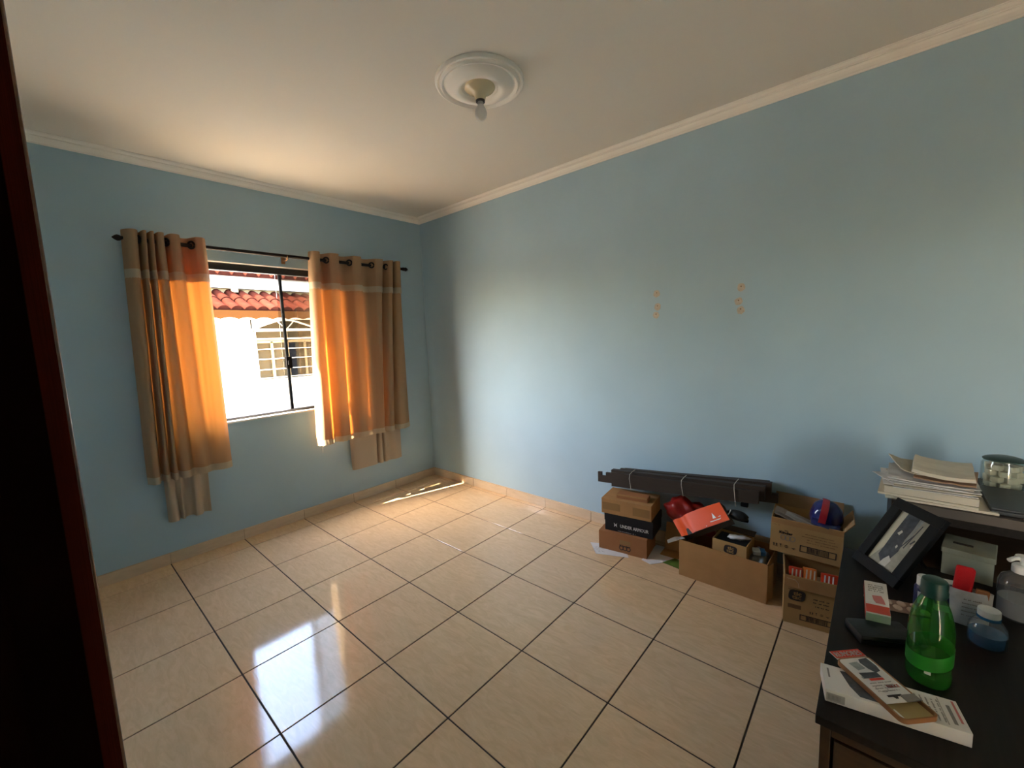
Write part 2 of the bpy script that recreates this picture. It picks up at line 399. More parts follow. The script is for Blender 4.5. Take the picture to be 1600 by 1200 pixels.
# cornice
prof = [(0, 2.664), (.006, 2.664), (.010, 2.670), (.018, 2.674), (.030, 2.684), (.036, 2.693), (.041, 2.694), (.041, 2.699), (.050, 2.702), (.058, 2.707), (.060, 2.711), (.066, 2.711), (.066, H+.001), (0, H+.001)]
def cornice(name, axis, sgn, wallc, a, b):
    pts = []
    if axis == 'x':
        q = [(a, wallc-sgn*d, z) for d, z in prof]; ext = (b-a, 0, 0)
    else:
        q = [(wallc-sgn*d, a, z) for d, z in prof]; ext = (0, b-a, 0)
    struct(MB().prism(q, ext).build(name, M['plaster']))
cornice('trim_1', 'x', 1, 0, XL, 0); cornice('trim_2', 'y', 1, 0, YB, -.0); cornice('trim_3', 'y', -1, XL, YB, 0); cornice('trim_4', 'x', -1, YB, XL, 0)
# dried filler spots over old screw holes
for k, (y, z) in enumerate([(-2.508, 1.718), (-2.514, 1.632), (-2.504, 1.578), (-3.012, 1.706), (-3.000, 1.626), (-3.012, 1.575)]):
    random.seed(40+k); n = 14; rr = .024
    pts = [(0, y+rr*random.uniform(.85, 1.12)*math.cos(2*PI*i/n)*.92, z+rr*random.uniform(.85, 1.12)*math.sin(2*PI*i/n)) for i in range(n)]
    o = P(wr, 'filler_spot', MB().prism(pts, (-.0015, 0, 0)), M['filler'])
    P(o, 'screw_hole', MB().prism([(-.0012, y+.004*math.cos(2*PI*i/8), z+.006+.004*math.sin(2*PI*i/8)) for i in range(8)], (-.0008, 0, 0)), M['filler_dark'])
# thin lighter paint edge along the corner of the right wall
P(wr, 'paint_edge', B(-.0006, -.010, .9, .0, -.004, 2.45), mat('paint_edge', (.46, .56, .62), .6))

# door leaf folded back against the left wall, beside the camera
d1 = sempty('door_1')
na, fa = Vector((-2.7600, -3.14, 0)), Vector((-2.7330, -2.436, 0))
u = (fa-na).normalized(); nn = Vector((-u.y, u.x, 0))
P(d1, 'door_leaf', MB().obox(na+Vector((0, 0, .008)), fa-na, nn*.033, (0, 0, 2.25)), M['door'])
P(d1, 'edge_strip', MB().obox(na+Vector((0, 0, .008))-u*.012, u*.012, nn*.034, (0, 0, 2.25)), M['door_end'])
c = fa - u*.004 + nn*.001
P(d1, 'edge_bead', MB().tube([c+Vector((0, 0, z)) for z in (.01, 1.2, 2.25)], .0062, 14), M['bead'], smooth=True)
P(d1, 'casing', MB().box(XL, -3.54, 0, XL+.008, -3.17, 2.4), M['door_end'])

# ------------------------------------------------------------------ window
wdw = sempty('window_1')
P(wdw, 'window_sill', B(WX0-.01, -.022, WZ0-.002, WX1+.01, TH+.02, WZ0+.012), M['marble'], .002)
rev = MB().box(WX0, .0, WZ1-.004, WX1, TH, WZ1).box(WX0, .0, WZ0+.012, WX0+.004, TH, WZ1-.004).box(WX1-.004, 0, WZ0+.012, WX1, TH, WZ1-.004)
P(wdw, 'reveal_lining', rev, M['plaster'])
P(wdw, 'top_track', B(WX0+.004, .028, 2.047, WX1-.004, .074, 2.098), M['alu'], .002)
P(wdw, 'bottom_track', B(WX0+.004, .028, WZ0+.0125, WX1-.004, .074, .946), M['alu'], .002)
P(wdw, 'side_channel', B(WX0+.004, .030, .946, WX0+.024, .072, 2.047), M['alu']); P(wdw, 'side_channel', B(WX1-.024, .030, .946, WX1-.004, .072, 2.047), M['alu'])
pa = P(wdw, 'sliding_pane', B(-1.43, .036, .946, WX1-.026, .042, 2.047), M['pane'])
pb = P(wdw, 'fixed_pane', B(-1.386, .060, .946, WX1-.026, .066, 2.047), M['pane'])
P(pb, 'pane_seal', B(-1.397, .053, .946, -1.377, .073, 2.047), M['seal'])
P(pa, 'latch', MB().box(-1.412, .018, 1.288, -1.368, .0355, 1.384).box(-1.402, .006, 1.318, -1.388, .019, 1.352).box(-1.414, .0425, 1.29, -1.372, .052, 1.382), M['seal'], .002)
# ------------------------------------------------------------------ curtain rod
RZ = 2.173
rod = thing('curtain_rod', 'dark bronze curtain rod with pointed finials above the window', 'curtain rod', (-1.31, 0, RZ))
P(rod, 'pole', MB().tube([(x, -.10, 0) for x in (-1.01, 0, 1.0)], .0130, 14), M['rod'], smooth=True)
for sg, xe in ((-1, -1.01), (1, 1.0)):
    fpts = [(0, .013), (.004, .017), (.010, .017), (.016, .011), (.024, .017), (.036, .019), (.048, .013), (.060, .003)]
    P(rod, 'finial', MB().tube([(xe+sg*t, -.10, 0) for t, _ in fpts], [r for _, r in fpts], 14), M['rod'], smooth=True)
for xb in (-.985, -.06, .955):
    bm_ = MB().box(xb-.014, -.006, -.045, xb+.014, 0, .03).tube([(xb, -.004, -.02), (xb, -.06, -.026), (xb, -.10, -.017)], .006, 8)
    bm_.tube([(xb-.008, -.10+.0165*math.cos(a), .0165*math.sin(a)) for a in [PI*1.0+i*PI/6 for i in range(7)]], .004, 6)
    P(rod, 'bracket', bm_, M['brass'] if xb == -.06 else M['rod'])

# ------------------------------------------------------------------ curtains
def crom(pts, n):
    P_ = [Vector((*p, 0)) for p in pts]; P_ = [P_[0]*2-P_[1]]+P_+[P_[-1]*2-P_[-2]]; out = []
    seg = len(P_)-3
    for k in range(n):
        t = k/(n-1)*seg; i = min(int(t), seg-1); f = t-i
        a, b, c_, d = P_[i:i+4]
        out.append(.5*((2*b)+(c_-a)*f+(2*a-5*b+4*c_-d)*f*f+(3*b-a-3*c_+d)*f**3))
    return out
def sheet(tp, bp, z0, z1, ZT, ZB, n=150, rows=26, off=0., seed=0, wob=.004):
    """cloth between fold plans tp (at ZT) and bp (at ZB), from z1 down to z0"""
    T, Bt = crom(tp, n), crom(bp, n); g = []
    for r in range(rows):
        z = z1+(z0-z1)*r/(rows-1); f = (ZT-z)/(ZT-ZB); f = max(0, min(1.05, f)); ff = f**.8
        row = []
        for k in range(n):
            p = T[k].lerp(Bt[k], ff)
            nz = noise.noise(Vector((k*.13, z*3.1, seed)))*wob*min(1, f*3)
            row.append((p.x+nz*.5, p.y-off+nz, z))
        g.append(row)
    return g
def lace(mb, tp, bp, z0, z1, ZT, ZB, off, seed, n=150):
    g = sheet(tp, bp, z0, z1, ZT, ZB, n, 4, off, seed)
    for k in range(n):
        x, y, z = g[-1][k]; g[-1][k] = (x, y, z+.005*abs(math.sin(k*.9)))
        for r in range(4): 
            x, y, z = g[r][k]; g[r][k] = (x, y-.003*r/3, z)
    mb.grid(g)
def curtain(label, tp, bp, eyes, low, hem_z, zt):
    t = thing('curtain', label, 'curtain', (0, 0, 0))
    ZT, ZB = zt, hem_z
    P(t, 'drape', MB().grid(sheet(tp, bp, hem_z+.018, zt, ZT, ZB, seed=len(tp))), M['cloth'], smooth='all')
    P(t, 'valance', MB().grid(sheet(tp, bp, 1.962, zt+.002, ZT, ZB, rows=8, off=.008, seed=len(tp))), M['cloth'], smooth='all')
    mb = MB(); lace(mb, tp, bp, 1.926, 1.984, ZT, ZB, .011, len(tp)); P(t, 'lace_trim', mb, M['lace'], smooth='all')
    mb = MB(); lace(mb, tp, bp, hem_z-.014, hem_z+.036, ZT, ZB, .004, len(tp)); P(t, 'lace_trim', mb, M['lace'], smooth='all')
    for x, ang in eyes:
        ca, sa = math.cos(ang), math.sin(ang)
        pts = [(x-.006+.022*math.cos(q)*ca, -.120+.022*math.cos(q)*sa, RZ+.022*math.sin(q)) for q in [2*PI*i/20 for i in range(20)]]
        P(t, 'eyelet', MB().tube(pts, .0068, 8, closed=True), M['rod'], smooth=True)
    lt, lb, z0, z1, tz = low
    P(t, 'lining', MB().grid(sheet(lt, lb, z0, z1, z1, z0, n=110, rows=20, seed=3)), M['lining'], smooth='all', label='plain beige lining hanging below the hem')
    # a loose thread at the hem
    P(t, 'loose_thread', MB().tube([(tz, -.125, hem_z), (tz+.003, -.128, hem_z-.03), (tz+.001, -.127, hem_z-.07)], .0009, 5), M['lace'])
    return t
F, K = -.150, -.058
tpL = [(-2.335, -.09), (-2.312, F+.01), (-2.285, F-.008), (-2.262, F+.02), (-2.252, K), (-2.240, F), (-2.222, F), (-2.214, K), (-2.203, F), (-2.186, F), (-2.178, K), (-2.166, F), (-2.138, F), (-2.122, K), (-2.108, F+.01), (-2.082, F-.008), (-2.056, F+.01), (-2.036, K), (-2.005, K), (-1.985, -.10), (-1.968, F+.01), (-1.935, F), (-1.910, -.115)]
bpL = [(-2.375, -.09), (-2.355, -.14), (-2.338, -.155), (-2.318, -.14), (-2.300, -.065), (-2.286, -.135), (-2.268, -.135), (-2.252, -.065), (-2.240, -.135), (-2.222, -.13), (-2.210, -.07), (-2.194, -.13), (-2.158, -.135), (-2.125, -.085), (-2.098, -.12), (-2.070, -.13), (-2.050, -.12), (-2.030, -.10), (-2.010, -.10), (-1.990, -.115), (-1.965, -.125), (-1.930, -.125), (-1.900, -.10)]
lowTL = [(-2.285, -.03), (-2.262, -.045), (-2.240, -.02), (-2.228, -.05), (-2.20, -.045), (-2.17, -.015), (-2.14, -.05), (-2.11, -.045), (-2.085, -.02), (-2.07, -.045), (-2.03, -.03)]
lowBL = [(-2.29, -.035), (-2.265, -.06), (-2.235, -.055), (-2.222, -.015), (-2.205, -.055), (-2.185, -.012), (-2.15, -.012), (-2.135, -.06), (-2.10, -.055), (-2.085, -.015), (-2.045, -.04)]
curtain('left beige curtain with lace trims, bunched and glowing orange at its inner edge', tpL, bpL,
        [(-2.258, -1.2), (-2.118, -1.1), (-1.985, -.9)], (lowTL, lowBL, .305, .80, 0), .622, 2.222)['category'] = 'curtain'
tpR = [(-1.205, -.09), (-1.195, -.135), (-1.165, F-.004), (-1.135, F+.012), (-1.118, -.10), (-1.105, K), (-1.085, K), (-1.065, -.105), (-1.045, F+.006), (-1.000, F), (-.975, F+.01), (-.962, -.09), (-.935, K), (-.895, K), (-.862, -.105), (-.840, F+.008), (-.790, F), (-.768, F+.01), (-.755, -.09), (-.725, K), (-.685, K), (-.648, -.105), (-.625, F+.008), (-.575, F), (-.552, F+.01), (-.542, K+.02), (-.520, K), (-.500, -.105), (-.485, F), (-.448, F), (-.434, K+.01), (-.424, K), (-.412, F), (-.372, F), (-.350, -.10)]
bpR = [(-1.275, -.08), (-1.262, -.115), (-1.235, -.145), (-1.200, -.150), (-1.165, -.14), (-1.140, -.105), (-1.118, -.085), (-1.095, -.11), (-1.070, -.135), (-1.030, -.14), (-.995, -.13), (-.975, -.105), (-.950, -.095), (-.925, -.105), (-.895, -.125), (-.865, -.132), (-.830, -.13), (-.800, -.12), (-.770, -.112), (-.740, -.115), (-.715, -.125), (-.690, -.135), (-.665, -.14), (-.650, -.13), (-.636, -.09), (-.628, -.08), (-.615, -.11), (-.600, -.14), (-.575, -.145), (-.545, -.13), (-.530, -.075), (-.518, -.10), (-.490, -.145), (-.420, -.145), (-.352, -.10)]
lowTR = [(-.96, -.03), (-.93, -.045), (-.85, -.048), (-.75, -.045), (-.69, -.04), (-.675, -.015), (-.655, -.05), (-.635, -.05), (-.62, -.015), (-.60, -.05), (-.54, -.03), (-.49, -.05), (-.42, -.035)]
lowBR = [(-.955, -.03), (-.93, -.055), (-.85, -.058), (-.75, -.058), (-.705, -.05), (-.69, -.012), (-.675, -.055), (-.645, -.055), (-.635, -.012), (-.615, -.055), (-.56, -.035), (-.50, -.055), (-.43, -.04)]
curtain('right beige curtain with lace trims, spread wide towards the corner', tpR, bpR,
        [(-1.068, -.85), (-.864, -.85), (-.650, -.85), (-.501, -.9)], (lowTR, lowBR, .310, .80, -1.25), .632, 2.228)

# ------------------------------------------------------------------ ceiling lamp
cl = thing('ceiling_lamp', 'round white plaster ceiling rose holding one bare bulb', 'ceiling lamp', (-1.185, -2.11, H))
mp_ = [(.216, .001), (.216, -0.0081), (.212, -0.0162), (.205, -0.0189), (.199, -0.0135), (.196, -0.0121), (.193, -0.0189), (.186, -0.0257), (.179, -0.0230), (.174, -0.0162), (.168, -0.0162), (.164, -0.0189), (.150, -0.0297), (.125, -0.0405), (.110, -0.0432), (.098, -0.0392), (.090, -0.0297), (.086, -0.0297), (.080, -0.0240), (.0, -0.0240)]
P(cl, 'ceiling_rose', MB().lathe(mp_, 72), M['plaster'], smooth=True)
P(cl, 'lamp_holder', MB().lathe([(.074, -.0245), (.074, -.028), (.070, -.034), (.055, -.042), (.040, -.050), (.030, -.060), (.026, -.072), (.024, -.084), (.0, -.084)], 48), M['porcelain'], smooth=True)
P(cl, 'socket_ring', MB().lathe([(.0, -.0845), (.0225, -.0845), (.0225, -.092), (.0, -.092)], 32), M['socket'])
bu = P(cl, 'bulb', MB().lathe([(.0145, -.106), (.017, -.112), (.024, -.124), (.029, -.138), (.030, -.148), (.027, -.161), (.018, -.173), (.006, -.179), (.0001, -.180)], 32), M['bulb_glass'], smooth=True)
P(bu, 'bulb_cap', MB().lathe([(.0, -.092), (.0135, -.092), (.0145, -.094), (.0135, -.097), (.0145, -.100), (.0145, -.106), (.0, -.106)], 24), M['metal'], smooth=True)
P(bu, 'filament_stem', MB().tube([(0, 0, -.106), (0, 0, -.135)], .003, 6).tube([(-.008, 0, -.14), (0, 0, -.145), (.008, 0, -.14)], .0008, 5), M['marshmallow'])

# ------------------------------------------------------------------ cartons
def rot_of(a, b): return math.atan2(b[1]-a[1], b[0]-a[0])
TW = .004
def open_carton(t, w, d, h, m, min_=None):
    """body with thin walls, open at the top; local x = width, y = depth, z = up"""
    b = MB().box(0, 0, 0, w, d, TW).box(0, 0, TW, w, TW, h).box(0, d-TW, TW, w, d, h).box(0, TW, TW, TW, d-TW, h).box(w-TW, TW, TW, w, d-TW, h)
    return P(t, 'carton_body', b, m)
def flap(t, p0, p1, vec, m, th=.004):
    p0, p1, v = Vector(p0), Vector(p1), Vector(vec); n = (p1-p0).cross(v).normalized()*th
    return P(t, 'flap', MB().obox(p0, p1-p0, v, n), m)
def barcode(t, x0, z0, w, h):
    f = front(x0, z0, -.0009); mb = MB()
    e = h*.12
    quad(mb, f, 0, 0, w, e); quad(mb, f, 0, h-e, w, h); quad(mb, f, 0, e, e, h-e); quad(mb, f, w-e, e, w, h-e)
    quad(mb, f, h*.85, e, h*.95, h-e); quad(mb, f, w-h*.95, e, w-h*.85, h-e)
    x = h*1.0; random.seed(5)
    while x < w-h*1.0:
        bw = random.choice((.0013, .0022, .0035)); quad(mb, f, x, h*.16, min(x+bw, w-h), h*.84); x += bw+random.choice((.0012, .002))
    P(t, 'barcode_print', mb, M['ink'])
def lines(t, name, f, rows, m):
    mb = MB()
    for a0, b0, a1, b1 in rows: quad(mb, f, a0, b0, a1, b1)
    return P(t, name, mb, m)
def scribble(mb, f, a0, b0, w, h, seed):
    """a row of small unreadable letters"""
    random.seed(seed); x = a0
    while x < a0+w:
        lw = random.uniform(.5, 1.0)*h
        if random.random() > .16: quad(mb, f, x, b0, min(x+lw*.8, a0+w), b0+h*random.uniform(.6, 1))
        x += lw
def icons(t, x0, z0, s, sp):
    f = front(x0, z0, -.0009); mb = MB()
    for k in (0, .7):       # two arrows pointing up over a bar
        poly(mb, f, [(k*s, .1*s), (k*s+.25*s, .1*s), (k*s+.25*s, .55*s), (k*s+.4*s, .55*s), (k*s+.125*s, s), (k*s-.15*s, .55*s), (k*s, .55*s)])
    quad(mb, f, -.15*s, -.06*s, 1.1*s, .02*s)
    x = sp                   # glass
    poly(mb, f, [(x, s), (x+.5*s, s), (x+.3*s, .5*s), (x+.3*s, .1*s), (x+.45*s, 0), (x+.05*s, 0), (x+.2*s, .1*s), (x+.2*s, .5*s)])
    ring(mb, f, sp*2.1, .5*s, .45*s, .45*s, .12*s); quad(mb, f, sp*2.1-.06*s, .1*s, sp*2.1+.06*s, .9*s)
    quad(mb, f, sp*3.1-.3*s, .3*s, sp*3.1+.6*s, .5*s); quad(mb, f, sp*3.1, .1*s, sp*3.1+.3*s, .3*s)
    P(t, 'handling_marks', mb, M['ink'])
def tictac(t, x0, z0, w, h):
    n = 28; mb = MB(); f = front(x0, z0, -.0009)
    pts = []
    for i in range(n):       # rounded blob, tilted like a leaf
        a = 2*PI*i/n; px = math.copysign(abs(math.cos(a))**.55, math.cos(a)); py = math.copysign(abs(math.sin(a))**.55, math.sin(a))
        pts.append((w/2+px*w/2+py*w*.05, h/2+py*h/2))
    poly(mb, f, pts); P(t, 'printed_badge', mb, M['ink'])
    mb = MB(); f2 = front(x0, z0, -.0016)
    text(mb, 'tic', w*.46, h*.34, lambda a, b: f2(w*.30+a, h*.50+b), .0012*w/.06)
    text(mb, 'tac', w*.52, h*.28, lambda a, b: f2(w*.22+a, h*.16+b), .0012*w/.06)
    P(t, 'printed_lettering', mb, M['kraft2'])

# stack of three boxes on the left
a, b = (-.340, -2.238), (-.294, -2.561)
t = thing('cardboard_box', 'reddish brown box at the bottom of the three-box stack', 'box', (*a, 0), rot_of(a, b))
w_, h_ = .326, .128
P(t, 'carton_body', B(0, 0, 0, w_, .214, h_), M['kraft3'], .0015)
P(t, 'lid_seam', B(.002, -.0006, h_*.985, w_-.002, .1, h_+.001), M['kraft3'])
lines(t, 'printed_panel', front(.147, .062), [(0, 0, .072, .030)], M['tape'])
mb = MB()
for k in range(3): ring(mb, front(.158+k*.024, .038), 0, 0, .0155, .0165, .0055)
text(mb, 'Kinder', .072, .012, front(.147, .048), .001)
P(t, 'printed_logo', mb, M['ink'])

a2 = (-.305, -2.268)
t = thing('shoe_box', 'black shoe box with white lettering in the middle of the stack', 'box', (*a2, .1292), R(-82))
P(t, 'box_body', B(0, 0, 0, .322, .222, .098), M['black_card'], .0015)
P(t, 'box_lid', MB().box(-.003, -.003, .070, .325, .225, .1215), M['black_card'], .0015)
mb = MB(); f = front(.105, .034, -.0042)
text(mb, 'UNDER ARMOUR', .188, .022, front(.108, .036, -.0042), .0007)
f = front(.060, .034, -.0042)
for sg in (-1, 1):           # two facing arcs that cross
    cx = .0155; pts = []
    for i in range(9): q = R(-62+i*15.5); pts.append((cx+sg*(.0135-.012*math.cos(q))*1.0, .013+.0135*math.sin(q)))
    ins = [(x+sg*.0045, z) for x, z in reversed(pts)]
    n = len(pts); v = [f(*p) for p in pts+ins]
    mb.add(v, [(i, i+1, 2*n-2-i, 2*n-1-i) for i in range(n-1)])
quad(mb, f, .006, .011, .025, .0155)
P(t, 'printed_lettering', mb, M['white_print'])
scr = MB(); scribble(scr, front(.09, .006, -.0009), 0, 0, .12, .005, 3); P(t, 'small_print', scr, M['ink_faint'])

a3 = (-.318, -2.250)
t = thing('cardboard_box', 'flat brown box with tape strips on top of the black shoe box', 'box', (*a3, .2512), R(-82))
P(t, 'carton_body', B(0, 0, 0, .335, .225, .104), M['kraft'], .0015)
P(t, 'packing_tape', B(.008, -.0012, .028, .130, .0, .078), M['tape']); P(t, 'packing_tape', B(.215, -.0012, .020, .325, .0, .076), M['tape'])
t = thing('cardboard_box', 'small slim orange-brown box lying on the top of the stack', 'box', (-.268, -2.338, .3556), R(-80))
P(t, 'carton_body', B(0, 0, 0, .205, .075, .030), M['kraft3'], .0015)
P(t, 'lid_flap', B(.003, -.0015, .020, .202, .0, .0305), M['kraft'], .0006)

# long dark boards tied together
GR = 'dark boards of the tied bundle'
def board(name_label, p0, p1, h0, h1, th, notch=None, top_lip=0):
    """p0/p1 = lower front corners of the two ends (world), h = heights, th = thickness towards the wall"""
    p0, p1 = Vector(p0), Vector(p1); t = thing('shelf_board', name_label, 'board', p0, 0, GR)
    e = p1-p0
    f4 = [Vector((0, 0, 0)), e, e+Vector((0, 0, h1)), Vector((0, 0, h0))]
    if notch:
        n0, n1, nd = notch     # notch cut from the top edge
        f4 = [Vector((0, 0, 0)), e, e+Vector((0, 0, h1)), e*n1+Vector((0, 0, h0+(h1-h0)*n1)), e*n1+Vector((0, 0, nd)), e*n0+Vector((0, 0, nd)), e*n0+Vector((0, 0, h0+(h1-h0)*n0)), Vector((0, 0, h0))]
    P(t, 'panel', MB().prism(f4, (th, 0, 0)), M['rail'])
    if top_lip:
        n = (0, 0, 1)
        P(t, 'lip', MB().obox(Vector((th, 0, h0-.004)), e+Vector((0, 0, h1-h0)), (top_lip, 0, 0), (0, 0, .004)), M['rail'])
    return t
board('dark brown board in front of the tied bundle, longest face seen', (-.155, -2.240, .384), (-.165, -3.160, .476), .100, .074, .022)
board('dark board second from the front in the tied bundle, lip on top', (-.128, -2.225, .405), (-.135, -3.185, .496), .090, .078, .018, None, .016)
board('dark board with a notch sticking out furthest at the left end of the bundle', (-.108, -2.105, .378), (-.108, -3.10, .452), .076, .074, .016, (.03, .065, .05))
board('dark board sticking out at the right end of the bundle', (-.088, -2.30, .440), (-.086, -3.208, .520), .064, .066, .018, None, .014)
board('lowest dark board at the back right of the bundle', (-.066, -2.42, .395), (-.066, -3.238, .466), .058, .056, .022)
board('rearmost dark board of the bundle against the blue wall', (-.040, -2.25, .415), (-.040, -3.19, .515), .070, .066, .018)
# dark end plug hanging beneath the front board
t = thing('plastic_plug', 'small black plug under the right end of the tied boards', 'plug', (-.160, -3.075, .4445))
P(t, 'plug_body', MB().box(-.012, -.034, 0, .012, .004, .022), M['seal'], .004)
for k, (y, zb, zt_) in enumerate([(-2.385, .3965, .502), (-2.735, .430, .531), (-3.037, .4375, .567)]):
    lab = ['white string tied round the left end of the boards', 'white string tied round the middle of the boards', 'white string tied round the right end of the boards'][k]
    o = MB().tube([(-.09, y-.004, zt_+.012), (-.13, y-.002, zt_+.010), (-.158, y+.004, zt_-.003), (-.1705, y+.001, zt_-.03), (-.170, y-.006, zb+.03), (-.1685, y-.010, zb)], .0019, 7).build('string', M['string'], smooth=True)
    tag(o, lab, 'string')

# big open carton
a, b = (-.334, -2.781), (-.340, -3.243)
t = thing('cardboard_box', 'wide open brown carton with a torn right corner, full of packets', 'box', (*a, 0), rot_of(a, b))
W_, D_, H_ = .462, .262, .221
open_carton(t, W_, D_, H_, M['kraft'])
flap(t, (W_+.001, .006, .02), (W_+.001, .004, .215), (.018, .045, 0), M['kraft_in'])
flap(t, (W_, D_, H_), (0, D_, H_), (0, .05, .012), M['kraft_in'])
P(t, 'packing_tape', MB().box(W_-.085, -.0012, .004, W_-.052, 0, .060), M['tape_clear'])
P(t, 'bottom_fold', MB().box(.002, -.0015, .0, W_-.003, .0, .075), M['kraft'])
TB = t
def inbox(lx, ly, lz):
    r = rot_of(a, b); return (a[0]+lx*math.cos(r)-ly*math.sin(r), a[1]+lx*math.sin(r)+ly*math.cos(r), lz)
RB = rot_of(a, b)
# sweets carton standing inside
t = thing('cardboard_box', 'small open carton with a black oval badge inside the wide carton', 'box', inbox(.176, .040, .185), RB+R(-2))
open_carton(t, .178, .15, .086, M['kraft2'])
flap(t, (0, .15, .086), (.178, .15, .086), (0, .05, .01), M['dark_card'])
tictac(t, .062, .020, .068, .050)
P(t, 'dark_filling', MB().box(.006, .006, .03, .172, .144, .074), M['black_soft'])
o = MB().blob((0, 0, 0), (.06, .02, .012), .5, 3).build('paper_scrap', M['paper'], smooth='all')
o.location = inbox(.30, .10, .286); o.rotation_euler = (0, 0, R(-70)); tag(o, 'crumpled pale paper scrap lying in the small badge carton', 'paper')
o = MB().box(0, 0, 0, .16, .24, .165).build('support_box', M['kraft_in']); o.location = inbox(.18, .012, .006); o.rotation_euler = (0, 0, RB)
tag(o, 'plain carton hidden beneath the badge carton in the wide carton', 'box')
# grey plastic bag at the right
o = MB().blob((0, 0, 0), (.056, .10, .075), .35, 11, 4).build('plastic_bag', M['grey_bag'], smooth='all')
o.location = inbox(.400, .13, .150); o.rotation_euler = (0, 0, RB); tag(o, 'crumpled grey plastic bag in the right end of the wide carton', 'plastic bag')
t = thing('packet', 'small pale blue and white packet on the grey plastic bag', 'packet', inbox(.40, .10, .222), RB+R(20), None)
P(t, 'wrapper', B(-.03, -.025, 0, .03, .025, .022), M['label_white'], .004); P(t, 'printed_band', B(.006, -.0255, .002, .0305, .0255, .0225), M['blue_clear'])
# dark shoe box with a bright orange lid leaning in the carton
def solve_frame(tl, tr, bl):  # local frame from three world points
    tl, tr, bl = map(Vector, (tl, tr, bl)); u = (tr-tl); v = (bl-tl); return tl, u, v
TLp, TRp, BLp, BRp = Vector((-.225, -2.702, .280)), Vector((-.205, -2.968, .457)), Vector((-.318, -2.790, .236)), Vector((-.288, -3.044, .400))
t = thing('shoe_box', 'dark shoe box with a bright orange end propped in the wide carton', 'box', TLp)
n_ = (TRp-TLp).cross(BLp-TLp).normalized(); n_ = -n_ if n_.z > 0 else n_
z0 = Vector((0, 0, 0))
def lid_pt(s, q, lift=0):
    p = TLp.lerp(TRp, s).lerp(BLp.lerp(BRp, s), q)
    bend = .012*math.sin(PI*s)*(1-q) - .010*math.exp(-((s-.18)/.07)**2)
    return p-TLp - n_*(bend+lift)
g = [[tuple(lid_pt(i/20, j/8)) for i in range(21)] for j in range(9)]
P(t, 'orange_lid', MB().grid(g), M['orange_card'], smooth='all', label='bright orange lid')
dd = n_*.052
P(t, 'box_body', MB().add([tuple(p-TLp+n_*.006) for p in (TLp, TRp, BRp, BLp)]+[tuple(p-TLp+dd) for p in (TLp, TRp, BRp, BLp)], [(0, 1, 2, 3), (7, 6, 5, 4), (0, 4, 5, 1), (1, 5, 6, 2), (2, 6, 7, 3), (3, 7, 4, 0)]), M['dark_card'])
mb = MB()
lf = lambda s, q: tuple(lid_pt(s, q, .0012))
def tri(pts): mb.add([lf(*p) for p in pts], [tuple(range(len(pts)))])
tri([(.735, .70), (.80, .70), (.772, .40)]); tri([(.66, .78), (.66, .83), (.86, .83), (.88, .76), (.85, .79), (.70, .79)]); tri([(.845, .70), (.89, .70), (.89, .66), (.845, .67)]); tri([(.55, .95), (.565, .95), (.565, .91), (.55, .91)])
P(t, 'printed_logo', mb, M['white_print'])
# torn pale flap at its lower left
P(t, 'torn_flap', MB().grid([[tuple(BLp-TLp+Vector(q)) for q in row] for row in [[(0, 0, 0), (-.02, .035, -.004), (-.035, .075, -.030)], [(.004, -.02, -.006), (-.016, .02, -.024), (-.034, .070, -.050)]]]), M['white'])
o = MB().blob((0, 0, 0), (.09, .155, .095), .35, 21, 4, 2.2).build('plastic_bag', M['red_bag'], smooth='all')
o.location = (-.118, -2.775, .287); o.rotation_euler = (R(24), 0, 0); tag(o, 'crumpled red plastic bag behind the orange lid by the wall', 'plastic bag')
t = thing('shoe', 'black shoe sticking out to the right behind the orange lid', 'shoe', (-.215, -3.065, .405), 0, None, (R(22), 0, R(-100)))
P(t, 'upper', MB().blob((0, 0, 0), (.062, .030, .026), .15, 5), M['black_soft'], smooth='all')
P(t, 'sole', MB().tube([(-.055, 0, -.022), (0, 0, -.027), (.055, 0, -.020)], .011, 8), M['seal'], smooth=True)
P(t, 'toe_trim', MB().tube([(-.05, -.022, .008), (-.035, -.028, .016), (-.03, -.02, .024), (-.032, 0, .027)], .003, 6), M['white_plastic'])

# lower right carton
a, b = (-.435, -3.331), (-.406, -3.507)
r_ = rot_of(a, b)
t = thing('cardboard_box', 'open carton with a black oval badge holding red packets, on the floor by the desk', 'box', (*a, 0), r_)
W_, D_, H_ = .285, .222, .250
open_carton(t, W_, D_, H_, M['kraft2'])
flap(t, (0, 0, H_), (W_*.86, 0, H_-.01), (.0, -.012, -.052), M['kraft'])
flap(t, (0, .01, H_), (0, D_, H_), (.035, 0, -.05), M['kraft_in'])
flap(t, (W_, D_, H_), (0, D_, H_), (0, .03, .02), M['kraft_in'])
tictac(t, .020, .125, .068, .056)
mb = MB(); f = front(0, 0, -.0009)
scribble(mb, f, .018, .178, .03, .004, 1); quad(mb, f, .018, .083, .072, .104); P(t, 'printed_panel', mb, M['ink_brown'])
mb = MB()
for k, (x, z, wd) in enumerate([(.120, .150, .065), (.120, .134, .06), (.128, .115, .055)]): scribble(mb, f, x, z, wd, .006, 10+k)
P(t, 'small_print', mb, M['ink']); icons(t, .108, .074, .013, .022)
barcode(t, .068, .030, .135, .030)
def in3(lx, ly, lz): return (a[0]+lx*math.cos(r_)-ly*math.sin(r_), a[1]+lx*math.sin(r_)+ly*math.cos(r_), lz)
P(t, 'clear_tape', MB().tube([(.01, -.014, .242), (.045, -.016, .24), (.058, -.016, .225), (.060, -.017, .205)], .002, 6), M['tape_clear'])
